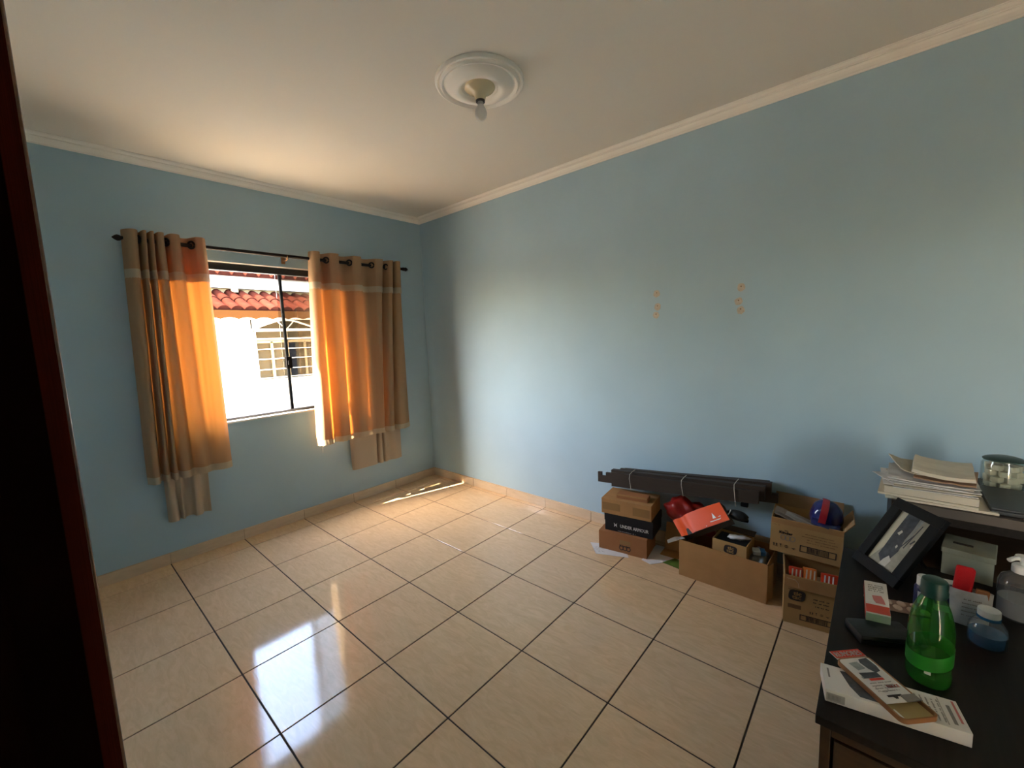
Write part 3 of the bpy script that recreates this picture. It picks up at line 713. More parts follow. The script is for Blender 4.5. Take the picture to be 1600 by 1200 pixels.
for k, (lx, ly, lz, m, lab) in enumerate([(.020, .030, .215, 'red_foil', 'red foil packet at the left in the lower carton'), (.078, .036, .222, 'orange_foil', 'orange striped packet in the middle of the lower carton'), (.150, .030, .215, 'red_foil', 'red packet with white stripes at the right in the lower carton')]):
    p = thing('snack_packet', lab, 'packet', in3(lx, ly, lz), r_, 'packets in the lower carton', (R(-25), 0, r_))
    wd = .07 if k == 2 else .056
    P(p, 'wrapper', B(0, 0, 0, wd, .028, .062), M[m], .006, smooth=True)
    mb = MB(); ff = front(0, 0, -.0006)
    for q in range(3): poly(mb, ff, [(.010+q*.016, .010), (.016+q*.016, .010), (.019+q*.016, .052), (.013+q*.016, .052)])
    P(p, 'printed_stripes', mb, M['white_print'] if k == 2 else M['photo_sky'])
o = MB().box(0, 0, 0, .21, .10, .20).build('packed_box', M['kraft_in']); o.location = in3(.012, .030, .006); o.rotation_euler = (0, 0, r_)
tag(o, 'plain carton beneath the red packets in the lower carton', 'box')

# upper right carton resting on it
a, b = (-.262, -3.236), (-.238, -3.541)
r_ = rot_of(a, b)
t = thing('cardboard_box', 'open carton with outlined logo and barcode stacked on the lower carton', 'box', (*a, .2755), 0, None, (R(0), R(-1.8)*-1, r_))
W_, D_, H_ = .306, .212, .186
open_carton(t, W_, D_, H_, M['kraft2'])
flap(t, (0, 0, H_), (W_, 0, H_), (0, .010, -.036), M['kraft'])
P(t, 'top_band', B(0, -.0015, H_-.028, W_, 0, H_), M['kraft'])
flap(t, (W_, D_, H_), (0, D_, H_), (0, .008, .07), M['kraft_in'])
flap(t, (W_, 0, H_), (W_, D_*.9, H_), (.035, .0, .052), M['kraft_in'])
mb = MB(); text(mb, 'Kinder', .058, .013, front(.040, .106), .0012); text(mb, 'ovo', .016, .005, front(.062, .122), .0004); P(t, 'printed_logo', mb, M['ink'])
mb = MB()
for k in range(3): ring(mb, front(.058+k*.020, .086), 0, 0, .0135, .0155, .003)
P(t, 'outlined_letters', mb, M['ink_grey'])
icons(t, .016, .030, .018, .028)
mb = MB(); f = front(0, 0, -.0009)
for k, (x, z, wd) in enumerate([(.150, .128, .12), (.135, .114, .14), (.16, .100, .125), (.16, .086, .115)]): scribble(mb, f, x, z, wd, .004, 30+k)
scribble(mb, f, .012, .148, .03, .003, 44); P(t, 'small_print', mb, M['ink_brown'])
barcode(t, .132, .030, .152, .036)
def in4(lx, ly, lz): return (a[0]+lx*math.cos(r_)-ly*math.sin(r_), a[1]+lx*math.sin(r_)+ly*math.cos(r_), .2755+lz)
o = MB().box(.008, .008, .006, W_-.008, D_-.008, .120).build('packed_box', M['black_card']); o.location = in4(0, 0, 0); o.rotation_euler = (0, 0, r_)
tag(o, 'dark packed box lying inside the upper carton', 'box')
def sheet_thing(name, label, cat, m, w, d, loc, rot, curl=.0, th=.003, group=None, seed=0):
    n = 8; g1 = []; 
    for i in range(n+1):
        g1.append([(w*i/n, d*j/n, curl*((2*j/n-1)**2)+.004*noise.noise(Vector((i*.5, j*.5, seed)))*(curl > 0)) for j in range(n+1)])
    mb = MB().grid(g1)
    o = mb.build(name, m); o.location = loc; o.rotation_euler = rot
    md = o.modifiers.new('thickness', 'SOLIDIFY'); md.thickness = th
    return tag(o, label, cat, group)
sheet_thing('card_sheet', 'grey-brown card sheet sloping inside the upper carton', 'card', mat('grey_card', (.30, .25, .20), .8), .17, .10, in4(.012, .050, .182), (R(4), R(18), r_), .006, .004)
sheet_thing('paper_sheet', 'pale grey curled paper inside the upper carton', 'paper', M['ink_faint'], .14, .04, in4(.060, .045, .186), (R(10), R(22), r_-.1), .010, .002)
o = MB().blob((0, 0, 0), (.05, .012, .012), .5, 8).build('plastic_wrap', M['grey_bag'], smooth='all'); o.location = in4(.055, .022, .158); o.rotation_euler = (0, R(12), r_); tag(o, 'shiny crumpled wrapper at the front left of the upper carton', 'wrapper')
t = thing('cap', 'shiny blue cap with a red stripe in the upper carton', 'cap', in4(.240, .104, .204), 0, None, (R(-14), R(10), r_))
P(t, 'crown', MB().blob((0, 0, 0), (.072, .078, .080), .12, 4, 4, 1.6), M['blue_shiny'], smooth='all')
g = []
for i in range(15):
    q = R(-75+i*10.5)
    g.append([(x-.018, -.084*math.sin(q+.9)*1.02, .0845*math.cos(q+.9)*1.02*math.sqrt(max(0, 1-((x)/.075)**2))) for x in (-.015, -.007, 0, .007, .015)])
P(t, 'stripe', MB().grid(g), M['red_shiny'], smooth='all', label='red stripe')
P(t, 'peak', MB().grid([[(x, -.060-.04*(1-(x/.065)**2)*k, -.020-.030*k) for x in [-.06+i*.012 for i in range(11)]] for k in (0, .33, .66, 1)]), M['blue_shiny'], smooth='all')

# loose papers on the floor
def flat_paper(label, pts, m, z=.001, name='paper_sheet', cat='paper', th=.0015):
    c_ = Vector((sum(p[0] for p in pts)/len(pts), sum(p[1] for p in pts)/len(pts), 0))
    o = MB().prism([(p[0]-c_.x, p[1]-c_.y, p[2] if len(p) > 2 else 0) for p in pts], (0, 0, th)).build(name, m); o.location = (c_.x, c_.y, z)
    return tag(o, label, cat)
o = flat_paper('printed white paper on the floor left of the box stack', [(-.315, -2.155), (-.425, -2.262), (-.345, -2.46), (-.215, -2.36)], M['paper'])
mb = MB(); f = lambda q, s: (-.07+q, .07-s*1.0, .002)
for k in range(5): scribble(mb, lambda q, s: (-.085+s+.0*q, .10-q+k*.0-.0, .0022), 0, k*.016, .05+.02*(k % 3), .004, 60+k)
P(o, 'printed_text', mb, M['ink_grey'])
flat_paper('blank white sheet on the floor between the stack and the wide carton', [(-.318, -2.535), (-.336, -2.602), (-.175, -2.735), (-.060, -2.66), (-.075, -2.535)], M['paper'], .001)
flat_paper('green card on the floor beside the wide carton', [(-.270, -2.655), (-.285, -2.765), (-.20, -2.765), (-.175, -2.70)], M['grass'], .003, 'green_card', 'card')
t = thing('cardboard_piece', 'folded tan cardboard piece standing behind the papers by the wall', 'cardboard', (-.10, -2.60, .003), R(-86))
P(t, 'panel', MB().obox((0, 0, 0), (.19, 0, 0), (0, .05, .175), (0, .004, 0)), M['kraft2']); P(t, 'fold', MB().obox((0, 0, .003), (.19, 0, 0), (0, -.09, 0), (0, 0, .003)), M['kraft2'])

# ------------------------------------------------------------------ desk
ZD = .65
dk = thing('desk', 'dark desk with black-brown top and brown drawer front', 'desk', (-1.30, -4.05, 0))
dx, dy = 1.30, 4.05
def D(x0, y0, z0, x1, y1, z1): return B(x0+dx, y0+dy, z0, x1+dx, y1+dy, z1)
P(dk, 'desk_top', D(-1.755, -4.60, ZD-.019, -.868, -3.568, ZD), M['desk_top'], .0015)
P(dk, 'side_panel', D(-1.738, -3.594, 0, -.885, -3.576, ZD-.0195), M['desk_body'], .001)
P(dk, 'side_panel', D(-1.738, -4.59, 0, -.885, -4.572, ZD-.0195), M['desk_body'], .001)
P(dk, 'front_rail', D(-1.736, -4.571, ZD-.050, -1.716, -3.595, ZD-.0195), M['desk_body'], .001)
for k in range(2):
    z1 = ZD-.054-k*.29
    dr = P(dk, 'drawer_front', D(-1.740, -4.050, z1-.282, -1.722, -3.600, z1), M['desk_body'], .0025)
    P(dr, 'drawer_knob', MB().tube([(-1.740+dx, -3.825+dy, z1-.14), (-1.752+dx, -3.825+dy, z1-.14), (-1.765+dx, -3.825+dy, z1-.14)], [.006, .012, .013], 12), M['metal'], smooth=True)
P(dk, 'divider', D(-1.735, -4.075, 0, -.90, -4.057, ZD-.051), M['desk_body'])
P(dk, 'back_panel', D(-.90, -4.571, .2, -.886, -3.595, ZD-.0195), M['desk_body'])

# hutch / console behind it
hu = thing('shelf_unit', 'black shelf unit behind the desk carrying papers and a jar', 'shelf', (-.64, -4.1, 0))
dx, dy = .64, 4.1
ZS = .86
P(hu, 'shelf', D(-.846, -4.62, ZS-.03, -.42, -3.690, ZS), M['desk_top'], .0015)
P(hu, 'edge_strip', D(-.862, -4.62, ZS-.032, -.8465, -3.690, ZS-.002), M['shelf_front'], .001, label='grey-brown front edge strip')
P(hu, 'side_panel', D(-.862, -3.705, 0, -.42, -3.690, ZS-.0325), M['desk_top']); P(hu, 'side_panel', D(-.862, -4.62, 0, -.42, -4.605, ZS-.0325), M['desk_top'])
P(hu, 'lower_shelf', D(-.862, -4.604, ZD-.02, -.432, -3.706, ZD), M['desk_body'])
P(hu, 'back_panel', D(-.431, -4.604, .05, -.422, -3.706, ZS-.0325), M['desk_top'])

# things on the shelf: pile of papers
random.seed(12)
def block(name, label, cat, m, x0, y0, z0, x1, y1, z1, rz=0, group=None, bevel=.001):
    cx, cy = (x0+x1)/2, (y0+y1)/2
    o = B(x0-cx, y0-cy, 0, x1-cx, y1-cy, z1-z0).build(name, m, None, bevel); o.location = (cx, cy, z0); o.rotation_euler = (0, 0, rz)
    return tag(o, label, cat, group)
block('folder', 'thin cream folder at the bottom of the paper pile', 'folder', M['paper_old'], -.855, -3.935, ZS+.0005, -.60, -3.672, ZS+.008, R(1))
block('folder', 'cream folder second from the bottom of the paper pile', 'folder', M['paper_old'], -.850, -3.900, ZS+.0085, -.60, -3.66, ZS+.016, R(-3))
block('paper_block', 'thick block of white papers in the middle of the pile', 'papers', M['paper_old'], -.845, -3.897, ZS+.0165, -.61, -3.672, ZS+.041, R(-1), None, .002)
z = ZS+.0415
LG = 'loose white sheets in the pile'
ORD = ['first', 'second', 'third', 'fourth', 'fifth', 'sixth', 'seventh', 'eighth', 'ninth']
for k in range(9):
    sheet_thing('paper_sheet', ORD[k]+' loose white sheet counted upwards from the thick block in the paper pile', 'paper', M['paper'] if k % 3 else M['paper_old'], .21, .20+.02*random.random(),
                (-.848+random.uniform(-.012, .012), -3.893+random.uniform(-.01, .03), z), (0, 0, R(random.uniform(-7, 7))), .004 if k > 6 else 0, .0022, LG, k)
    z += .0034
sheet_thing('envelope', 'brown envelope near the top of the paper pile', 'envelope', M['envelope'], .19, .145, (-.853, -3.885, z+.004), (0, 0, R(-8)), .004, .004)
sheet_thing('paper_bag', 'cream paper bag lying flat on top of the paper pile', 'bag', M['paper_old'], .22, .15, (-.845, -3.885, z+.012), (R(3), R(0), R(-4)), .008, .012, None, 5)
sheet_thing('paper_sheet', 'curled yellowish sheet at the top left of the paper pile', 'paper', M['paper_old'], .20, .10, (-.80, -3.805, z+.006), (R(7), 0, R(8)), .010, .003, None, 8)
sheet_thing('paper_sheet', 'white sheet sticking out furthest to the left of the paper pile', 'paper', M['paper'], .13, .12, (-.80, -3.80, z-.012), (R(-4), 0, R(25)), .004, .002, None, 9)
# laptop
t = thing('laptop', 'closed dark grey laptop on the shelf right of the papers', 'laptop', (-.715, -4.09, ZS+.0005), 0)
P(t, 'base', B(-.125, -.17, 0, .125, .17, .012), M['laptop'], .003); P(t, 'screen_lid', B(-.125, -.17, .0125, .125, .17, .020), M['laptop'], .003)
# jar of sweets
t = thing('jar', 'squat glass jar of white sweets with a dark green lid on the shelf', 'jar', (-.525, -3.988, ZS+.0005))
P(t, 'jar_body', MB().lathe([(.0, .0), (.050, .0), (.055, .006), (.056, .03), (.055, .09), (.050, .100), (.050, .104), (.047, .104), (.047, .1), (.0525, .09), (.0535, .03), (.052, .008), (.048, .004), (.0, .004)], 32), M['jar_glass'], smooth=True)
P(t, 'jar_lid', MB().lathe([(.0, .118), (.03, .117), (.046, .112), (.053, .108), (.053, .1045), (.0, .1045)], 32), M['lid_green'], smooth=True)
random.seed(3); n_s = 0; proto = None
for lay in range(4):
    for k in range(6):
        q = k*PI/3+lay*.5; rr = .033
        if proto is None:
            proto = B(-.013, -.013, -.010, .013, .013, .010).mesh('sweet', M['marshmallow'], bevel=.004, seg=2)
        o = bpy.data.objects.new('sweet', proto); COL.objects.link(o)
        o.location = (-.525+rr*math.cos(q), -3.988+rr*math.sin(q), ZS+.017+lay*.0215); o.rotation_euler = (0, 0, q+random.uniform(-.3, .3))
        tag(o, 'white sweet inside the glass jar on the shelf', 'sweet', 'white sweets in the jar')
# grey-green box in the shelf
t = thing('small_box', 'grey-green lidded box under the shelf', 'box', (-.888, -3.818, ZD+.0005), R(-99))
P(t, 'box_body', B(0, 0, 0, .112, .125, .072), M['greenbox'], .002); P(t, 'box_lid', B(-.003, -.003, .0725, .115, .128, .090), M['greenbox'], .003)
P(t, 'ribbon', MB().box(.02, .05, .0902, .065, .060, .093), M['ink'])

# ------------------------------------------------------------------ picture frame
L_, B_, T_, R_ = Vector((-.948, -3.606, .65)), Vector((-1.097, -3.710, .65)), Vector((-.8706, -3.7165, .8690)), Vector((-1.0205, -3.8195, .8690))
t = thing('picture_frame', 'black picture frame with a sideways photo leaning on the desk', 'picture frame', L_+Vector((0, 0, .0008)))
ux = (B_-L_).normalized(); uy = (T_-L_).normalized(); un = ux.cross(uy).normalized()
if un.x > 0: un = -un
FWd, FHt = (B_-L_).length, .256
def ff(a, b, c=0): return tuple(ux*a+uy*b+un*c)
def fbox(a0, b0, c0, a1, b1, c1):
    return MB().obox(ff(a0, b0, c0), ux*(a1-a0), uy*(b1-b0), un*(c1-c0))
bw = .033
for nm, q in (('frame_rail', (0, 0, FWd, bw)), ('frame_rail', (0, FHt-bw, FWd, FHt)), ('frame_rail', (0, bw, bw, FHt-bw)), ('frame_rail', (FWd-bw, bw, FWd, FHt-bw))):
    P(t, nm, fbox(q[0], q[1], 0, q[2], q[3], .016), M['frame'], .0015)
P(t, 'backing', fbox(.01, .01, -.002, FWd-.01, FHt-.01, 0), M['black_card'])
ph = P(t, 'photo', fbox(bw, bw, 0, FWd-bw, FHt-bw, .003), M['photo_sand'])
pw, phh = FWd-2*bw, FHt-2*bw
F3 = lambda a, b: ff(bw+a*pw, bw+b*phh, .0036)
F4 = lambda a, b: ff(bw+a*pw, bw+b*phh, .0040)
# sideways picture: pale sky on the left, dark hill, pale shore with a thin pier on the right
mb = MB(); poly(mb, F3, [(0, 0), (.05, 0), (.22, .30), (.20, .6), (.21, 1), (0, 1)]); P(ph, 'photo_sky', mb, M['photo_sky'])
mb = MB(); poly(mb, F3, [(.22, .15), (.40, .06), (.58, .13), (.66, .36), (.60, .58), (.62, .8), (.60, 1), (.21, 1), (.20, .6), (.22, .30)]); P(ph, 'photo_hill', mb, M['photo_dark'])
mb = MB(); poly(mb, F3, [(.62, .55), (.70, .55), (.72, 1), (.62, 1)]); P(ph, 'photo_water', mb, M['photo_grey'])
mb = MB(); poly(mb, F4, [(.70, .45), (.73, .45), (.80, .92), (.77, .92)]); poly(mb, F4, [(.62, .45), (.64, .42), (.76, .72), (.74, .74)]); poly(mb, F4, [(.78, .56), (.82, .56), (.88, .64), (.84, .66)]); P(ph, 'photo_pier', mb, M['photo_dark'])
mb = MB(); poly(mb, F4, [(.50, .40), (.55, .38), (.56, .43), (.51, .45)]); poly(mb, F4, [(.30, .62), (.38, .60), (.42, .68), (.36, .70)]); poly(mb, F4, [(.40, .0), (.62, .02), (.66, .16), (.52, .22), (.44, .12)]); poly(mb, F4, [(.86, .50), (.92, .52), (.92, .57), (.86, .56)]); P(ph, 'photo_lights', mb, M['photo_white'])
P(t, 'prop_leg', MB().obox(ff(.06, .15, -.004), ux*.05, uy*-.005, Vector((.09, -.05, -.115))), M['frame'])

# ------------------------------------------------------------------ things on the desk
# flat white box with a phone case on it
a, b = (-1.701, -3.580), (-1.657, -3.804)
RBX = rot_of(a, b)
t = thing('carton', 'flat white product box at the near edge of the desk', 'box', (*a, ZD+.0005), RBX)
WB, DB, HB = .228, .083, .029
P(t, 'box_body', B(0, 0, 0, WB, DB, HB), M['white'], .0012)
P(t, 'barcode_sticker', MB().box(.002, -.0006, .004, .034, 0, .022), M['ink_faint'])
lines(t, 'sticker_bars', front(.003, .005, -.0011), [(.002+k*.0022, .003, .003+k*.0022, .014) for k in range(10)]+[(.001, -.003, .018, -.002)], M['ink_grey'])
tf = top(0, 0, HB+.0006)
mb = MB(); poly(mb, tf, [(.034, .072), (.050, .074), (.060, .050), (.100, .020), (.118, .018), (.112, .006), (.060, .006), (.046, .030)]); P(t, 'printed_picture', mb, M['photo_dark'])
mb = MB(); quad(mb, tf, .010, .040, .0135, .070); quad(mb, tf, .206, .012, .212, .062)
for k in range(6): scribble(mb, lambda q, s: tf(.150+s, .010+q), 0, k*.0085, .060, .0035, 80+k)
P(t, 'printed_text', mb, M['ink_grey'])
mb = MB(); quad(mb, tf, .196, .006, .198, .078); quad(mb, tf, .146, .006, .1475, .078); P(t, 'fold_lines', mb, M['ink_faint'])
mb = MB(); quad(mb, tf, .218, .02, .222, .078); P(t, 'red_line', mb, M['pink'])
# phone case with its card
pA, pB = Vector((-1.602, -3.590, 0)), Vector((-1.712, -3.700, 0))       # long left edge: far end, near end
RP = rot_of(pA, pB)
zc = ZD+HB+.002
t = thing('phone_case', 'amber see-through phone case with a printed card in it, on the white box', 'phone case', (pA.x, pA.y, zc), RP)
LC, WC = .160, .080      # local x towards the camera end, local y to the right (+y)
def rrect(x0, y0, x1, y1, r, n=5):
    out = []
    for cx, cy, a0 in ((x1-r, y1-r, 0), (x0+r, y1-r, 90), (x0+r, y0+r, 180), (x1-r, y0+r, 270)):
        out += [(cx+r*math.cos(R(a0+90*i/n)), cy+r*math.sin(R(a0+90*i/n))) for i in range(n+1)]
    return out
o1 = rrect(0, 0, LC, WC, .012); i1 = rrect(.003, .003, LC-.003, WC-.003, .010); n = len(o1)
rim = MB().add([(*p, 0) for p in o1]+[(*p, .010) for p in o1]+[(*p, .010) for p in i1]+[(*p, .0016) for p in i1],
               [(k*n+i, k*n+(i+1) % n, (k+1)*n+(i+1) % n, (k+1)*n+i) for k in range(3) for i in range(n)])
P(t, 'case_rim', rim, M['amber'], smooth=True)
P(t, 'case_back', MB().prism([(*p, .0003) for p in i1], (0, 0, .0013)), M['amber_light'])
P(t, 'camera_slot', MB().prism([(x, y, .0017) for x, y in rrect(.128, .012, .150, .016, .002)], (0, 0, .0005)), M['white_print'])
CX = .122
cd = P(t, 'card', MB().box(-.022, .004, .0085, CX, WC-.004, .0097), M['white'])
cf = lambda q, s: (-.022+q, .004+s, .0103)       # q along the card, s across it
cw = WC-.008
mb = MB(); quad(mb, cf, 0, 0, .022, cw); P(cd, 'red_header', mb, M['red_card'])
mb = MB(); text(mb, 'RUMORES', cw*.86, .013, lambda p, s: (-.022+.018-s, .004+cw*.07+p, .0107), .0006); P(cd, 'header_lettering', mb, M['white_print'])
mb = MB(); poly(mb, cf, [(.030, .045), (.028, .066), (.052, .068), (.066, .064), (.070, .050), (.058, .043), (.040, .040)]); poly(mb, cf, [(.066, .012), (.068, .052), (.082, .052), (.082, .012)]); P(cd, 'printed_phone', mb, M['photo_dark'])
mb = MB(); poly(mb, cf, [(.038, .014), (.036, .036), (.056, .038), (.060, .018)]); quad(mb, cf, .076, .008, .083, .012); P(cd, 'printed_grey', mb, M['photo_grey'])
mb = MB(); quad(mb, cf, .083, .020, .089, .052); text(mb, 'NAKE', .026, .007, lambda p, s: (-.022+.110-s, .004+.040+p, .0104), .0003); P(cd, 'printed_red', mb, M['red_card'])
mb = MB(); ring(mb, cf, .110, .024, .009, .012, .001, 12)
for k in range(4): scribble(mb, lambda q, s: cf(.094+s, .010+q), 0, k*.007, .05, .0025, 90+k)
P(cd, 'printed_text', mb, M['ink_grey'])
mb = MB(); poly(mb, cf, [(.126, .018), (.126, .050), (.131, .050), (.131, .038), (.136, .036), (.136, .030), (.131, .028), (.131, .018)]); P(cd, 'hang_slot', mb, M['ink'])
P(cd, 'grey_clip', MB().box(.108, .048, .0098, .124, .078, .0130), M['ink_grey'], .001)

# green bottle
t = thing('bottle', 'green plastic bottle with a dark green cap and green label', 'bottle', (-1.490, -3.752, ZD+.0005))
bp_ = [(.0, .004), (.024, .0), (.035, .004), (.0385, .014), (.0385, .030), (.036, .040), (.0385, .050), (.039, .110), (.0385, .130), (.0355, .155), (.030, .178), (.0235, .196), (.0185, .206), (.0165, .212), (.0165, .216)]
inn = [(max(r-.0012, 0), z) for r, z in reversed(bp_)]; inn[-1] = (0, .006)
P(t, 'bottle_body', MB().lathe(bp_, 40), M['green_pet'], smooth=True)
P(t, 'cap', MB().lathe([(.0, .246), (.017, .246), (.021, .243), (.0225, .236), (.0225, .222), (.024, .219), (.024, .212), (.0, .212)], 28), M['cap_green'], smooth=True)
lab = MB(); n = 40
for zz0, zz1, mm in ((.052, .080, 'label_green'),):
    g = [[(.0396*math.cos(q), .0396*math.sin(q), z+.012*math.sin(q*1.0+2.4)) for q in [2*PI*i/n for i in range(n+1)]] for z in (zz0, .062, .072, zz1+.006)]
    lab.grid(g)
P(t, 'label_band', lab, M['label_green'], smooth='all', label='bright green label band')
P(t, 'cap_ring', MB().lathe([(.0172, .2065), (.0215, .2065), (.0215, .2105), (.0172, .2105)], 28), M['cap_green'], smooth=True)
P(t, 'painted_glint', MB().grid([[(.0390*math.cos(q), .0390*math.sin(q), z) for q in [R(166+i*4) for i in range(5)]] for z in (.036, .043, .050)]), M['label_white'], smooth='all')  # glint on the bottle side, painted as a pale patch
t = None
# black pouch with the red and white box propped on it
t = thing('wallet', 'flat black pouch under the red and white box', 'pouch', (-1.385, -3.672, ZD+.0005), R(-60))
P(t, 'pouch_body', B(-.065, -.035, 0, .065, .040, .026), M['black_soft'], .008, smooth=True)
P(t, 'zip', MB().tube([(-.06, -.0355, .014), (0, -.0365, .015), (.06, -.0355, .014)], .0015, 6), M['seal'])
# red and white medicine-style box
q0, q1, q2 = Vector((-1.185, -3.632, .699)), Vector((-1.176, -3.672, .699)), Vector((-1.385, -3.694, .702))
ex = (Vector((-1.365, -3.640, .698))-q0); ey = (q1-q0)
t = thing('medicine_box', 'slim white box with a red end leaning beside the bottle', 'box', q0)
up = Vector((0, 0, -.022))
P(t, 'box_body', MB().obox((0, 0, 0), ex, ey*1.25, up), M['white'], .0008)
bx = lambda a_, b_: tuple(ex*a_+ey*1.25*b_+Vector((0, 0, .0007)))
mb = MB(); quad(mb, bx, .74, 0.01, .97, .99); poly(mb, lambda a_, b_: tuple(ex*a_+up*b_-ey.normalized()*-.0+Vector((0, .0006, 0))), [(0, 0), (1, 0), (1, 1), (0, 1)]); P(t, 'red_end', mb, M['red_card'])
mb = MB(); poly(mb, bx, [(.46, .30), (.44, .70), (.56, .80), (.68, .85), (.68, .45), (.60, .35)]); P(t, 'printed_picture', mb, M['pink'])
mb = MB()
for k in range(4): scribble(mb, lambda p, s: bx(.12+s*6, .15+p*16), 0, k*.010, .042, .006, 100+k)
P(t, 'printed_text', mb, M['ink_grey'])
# woven mat
t = thing('woven_coaster', 'cream and brown woven strip lying behind the bottle', 'coaster', (-1.20, -3.697, ZD+.0005), R(-75))
P(t, 'weave', B(-.06, -.028, 0, .075, .028, .004), M['mat_dark'], .001)
for k in range(9):
    P(t, 'braid', MB().blob((-.052+k*.015, -.012+.024*(k % 2), .005), (.0105, .014, .004), 0, 0, 2), M['mat_cream'], smooth='all')
# bottle with white cap + white box behind it
t = thing('bottle', 'navy bottle with a white cap behind the green bottle', 'bottle', (-1.16, -3.762, ZD+.0005))
P(t, 'bottle_body', MB().lathe([(.0, 0), (.020, 0), (.021, .01), (.021, .062), (.017, .070), (.0, .070)], 24), M['blue_dark'], smooth=True)
P(t, 'cap', MB().lathe([(.0, .0702), (.0165, .0702), (.0165, .094), (.015, .096), (.0, .096)], 24), M['white_plastic'], smooth=True)
P(t, 'printed_label', MB().grid([[(.0214*math.cos(q), .0214*math.sin(q), z) for q in [R(140+i*8) for i in range(8)]] for z in (.02, .055)]), M['label_white'], smooth='all')
t = thing('carton', 'small white box between the white-capped bottle and the pouch', 'box', (-1.135, -3.806, ZD+.0005), R(-80))
P(t, 'box_body', B(-.022, -.014, 0, .022, .014, .086), M['white'], .001); P(t, 'printed_band', B(-.0225, -.0145, .02, .0225, .0, .05), M['blue_dark'])
# pale pouch holding red knitted case and a brown thing
t = thing('pouch', 'pale standing pouch holding a red case behind the green bottle', 'pouch', (-1.175, -3.850, ZD+.0005), R(-84))
g = []
for r, (hw, hd) in enumerate([(.036, .016), (.038, .018), (.040, .016), (.041, .013)]):
    z = r*.032; g.append([(hw*math.cos(2*PI*i/24), hd*math.sin(2*PI*i/24), z) for i in range(25)])
P(t, 'pouch_wall', MB().grid(g), M['silver_pouch'], smooth='all')
P(t, 'pouch_base', MB().lathe([(0, .0), (.015, .0), (.015, .001), (0, .001)], 20), M['silver_pouch'])
mb = MB()
for k in range(5): scribble(mb, front(0, 0, -.0195), -.02, .030+k*.011, .04, .004, 110+k)
P(t, 'printed_text', mb, M['ink_grey'])
o = B(-.018, -.009, -.048, .018, .009, .052).build('glasses_case', M['red_knit'], None, .007, True, 3); o.location = (-1.172, -3.834, ZD+.105); o.rotation_euler = (0, R(4), R(-84)); tag(o, 'red knitted case standing in the pale pouch', 'case')
o = B(-.012, -.005, -.03, .012, .005, .03).build('matchbox', M['kraft3'], None, .001); o.location = (-1.178, -3.868, ZD+.075); o.rotation_euler = (0, R(5), R(-84)); tag(o, 'small brown packet standing in the pale pouch', 'packet')
o = MB().blob((0, 0, 0), (.13, .11, .085), .28, 31, 4, 1.8).build('dark_fill_bag', M['black_soft'], smooth='all'); o.location = (-1.55, -4.035, ZD+.088); tag(o, 'black slumped bag added to darken the right end of the desk top', 'bag')  # guessed bag, added to fill the near-black right edge of the desk
# pump bottle and clear jar
t = thing('pump_bottle', 'clear pump bottle with a white pump head at the right edge', 'bottle', (-1.055, -3.955, ZD+.0005))
P(t, 'bottle_body', MB().lathe([(.0, .0), (.040, .0), (.043, .006), (.043, .095), (.038, .110), (.022, .122), (.015, .128), (.015, .134)], 32), M['clear_pet'], smooth=True)
P(t, 'gel', MB().lathe([(.0, .003), (.038, .003), (.0405, .008), (.0405, .052), (.0, .052)], 32), M['ink_grey'], smooth=True)
P(t, 'pump_collar', MB().lathe([(.0, .128), (.020, .128), (.020, .146), (.016, .150), (.0, .150)], 24), M['white_plastic'], smooth=True)
P(t, 'pump_head', MB().lathe([(.006, .150), (.006, .162), (.015, .164), (.017, .168), (.015, .174), (.0, .175)], 24).tube([(0, 0, .169), (-.018, .020, .170), (-.028, .030, .166)], .0055, 8), M['white_plastic'], smooth=True)
t = thing('gel_bottle', 'squat clear bottle with blue contents in front of the pump bottle', 'bottle', (-1.255, -3.872, ZD+.0005))
P(t, 'bottle_body', MB().lathe([(.0, .0), (.032, .0), (.035, .006), (.035, .040), (.033, .052), (.025, .064), (.018, .071), (.018, .078)], 32), M['clear_pet'], smooth=True)
P(t, 'gel', MB().lathe([(.0, .003), (.030, .003), (.033, .008), (.033, .034), (.0, .034)], 32), M['blue_clear'], smooth=True)
P(t, 'cap', MB().lathe([(.0, .078), (.0205, .078), (.0205, .090), (.020, .094), (.0, .094)], 24), M['label_white'], smooth=True)
P(t, 'neck_ring', MB().lathe([(.0185, .0715), (.022, .0715), (.022, .0775), (.0185, .0775)], 24), M['blue_clear'], smooth=True)

# ------------------------------------------------------------------ outside
struct(B(-14, .145, -.5, 14, 16, -.3).build('ground_outside', M['ground']))
t = thing('boundary_wall', 'low white boundary wall outside the window', 'wall', (0, 2.0, -.3))
P(t, 'wall_body', B(-8, 0, 0, 6, .12, 1.31), M['ext_white']); P(t, 'coping', B(-8, -.015, 1.3105, 6, .135, 1.335), M['ext_white'], .004)
t = thing('neighbour_house', 'white neighbouring house with red tiled porch roof seen through the window', 'house', (0, 3.4, -.3))
hz = .3
P(t, 'facade', MB().box(-2.6, 0, 0, -.60, .15, 2.62).box(.34, 0, 0, 6, .15, 2.62).box(-.60, 0, 0, .34, .15, 1.27).box(-.60, 0, 2.20, .34, .15, 2.62), M['ext_white'])
P(t, 'pilaster', B(-1.25, -.012, 0, -.86, .0, 2.2), M['ext_white'])
P(t, 'ledge', MB().box(-2.6, -.05, 1.20, 6, 0, 1.25), M['ext_white'])
P(t, 'porch_pipe', MB().tube([(-.84, -.03, .0), (-.84, -.03, 2.2)], .012, 8), M['ext_cream'])
gl = P(t, 'house_window', B(-.60, .06, 1.27, .34, .07, 2.20), M['ext_glass'])
P(gl, 'dark_opening', B(-.095, .035, 1.31, .005, .055, 1.88), M['ext_dark'])
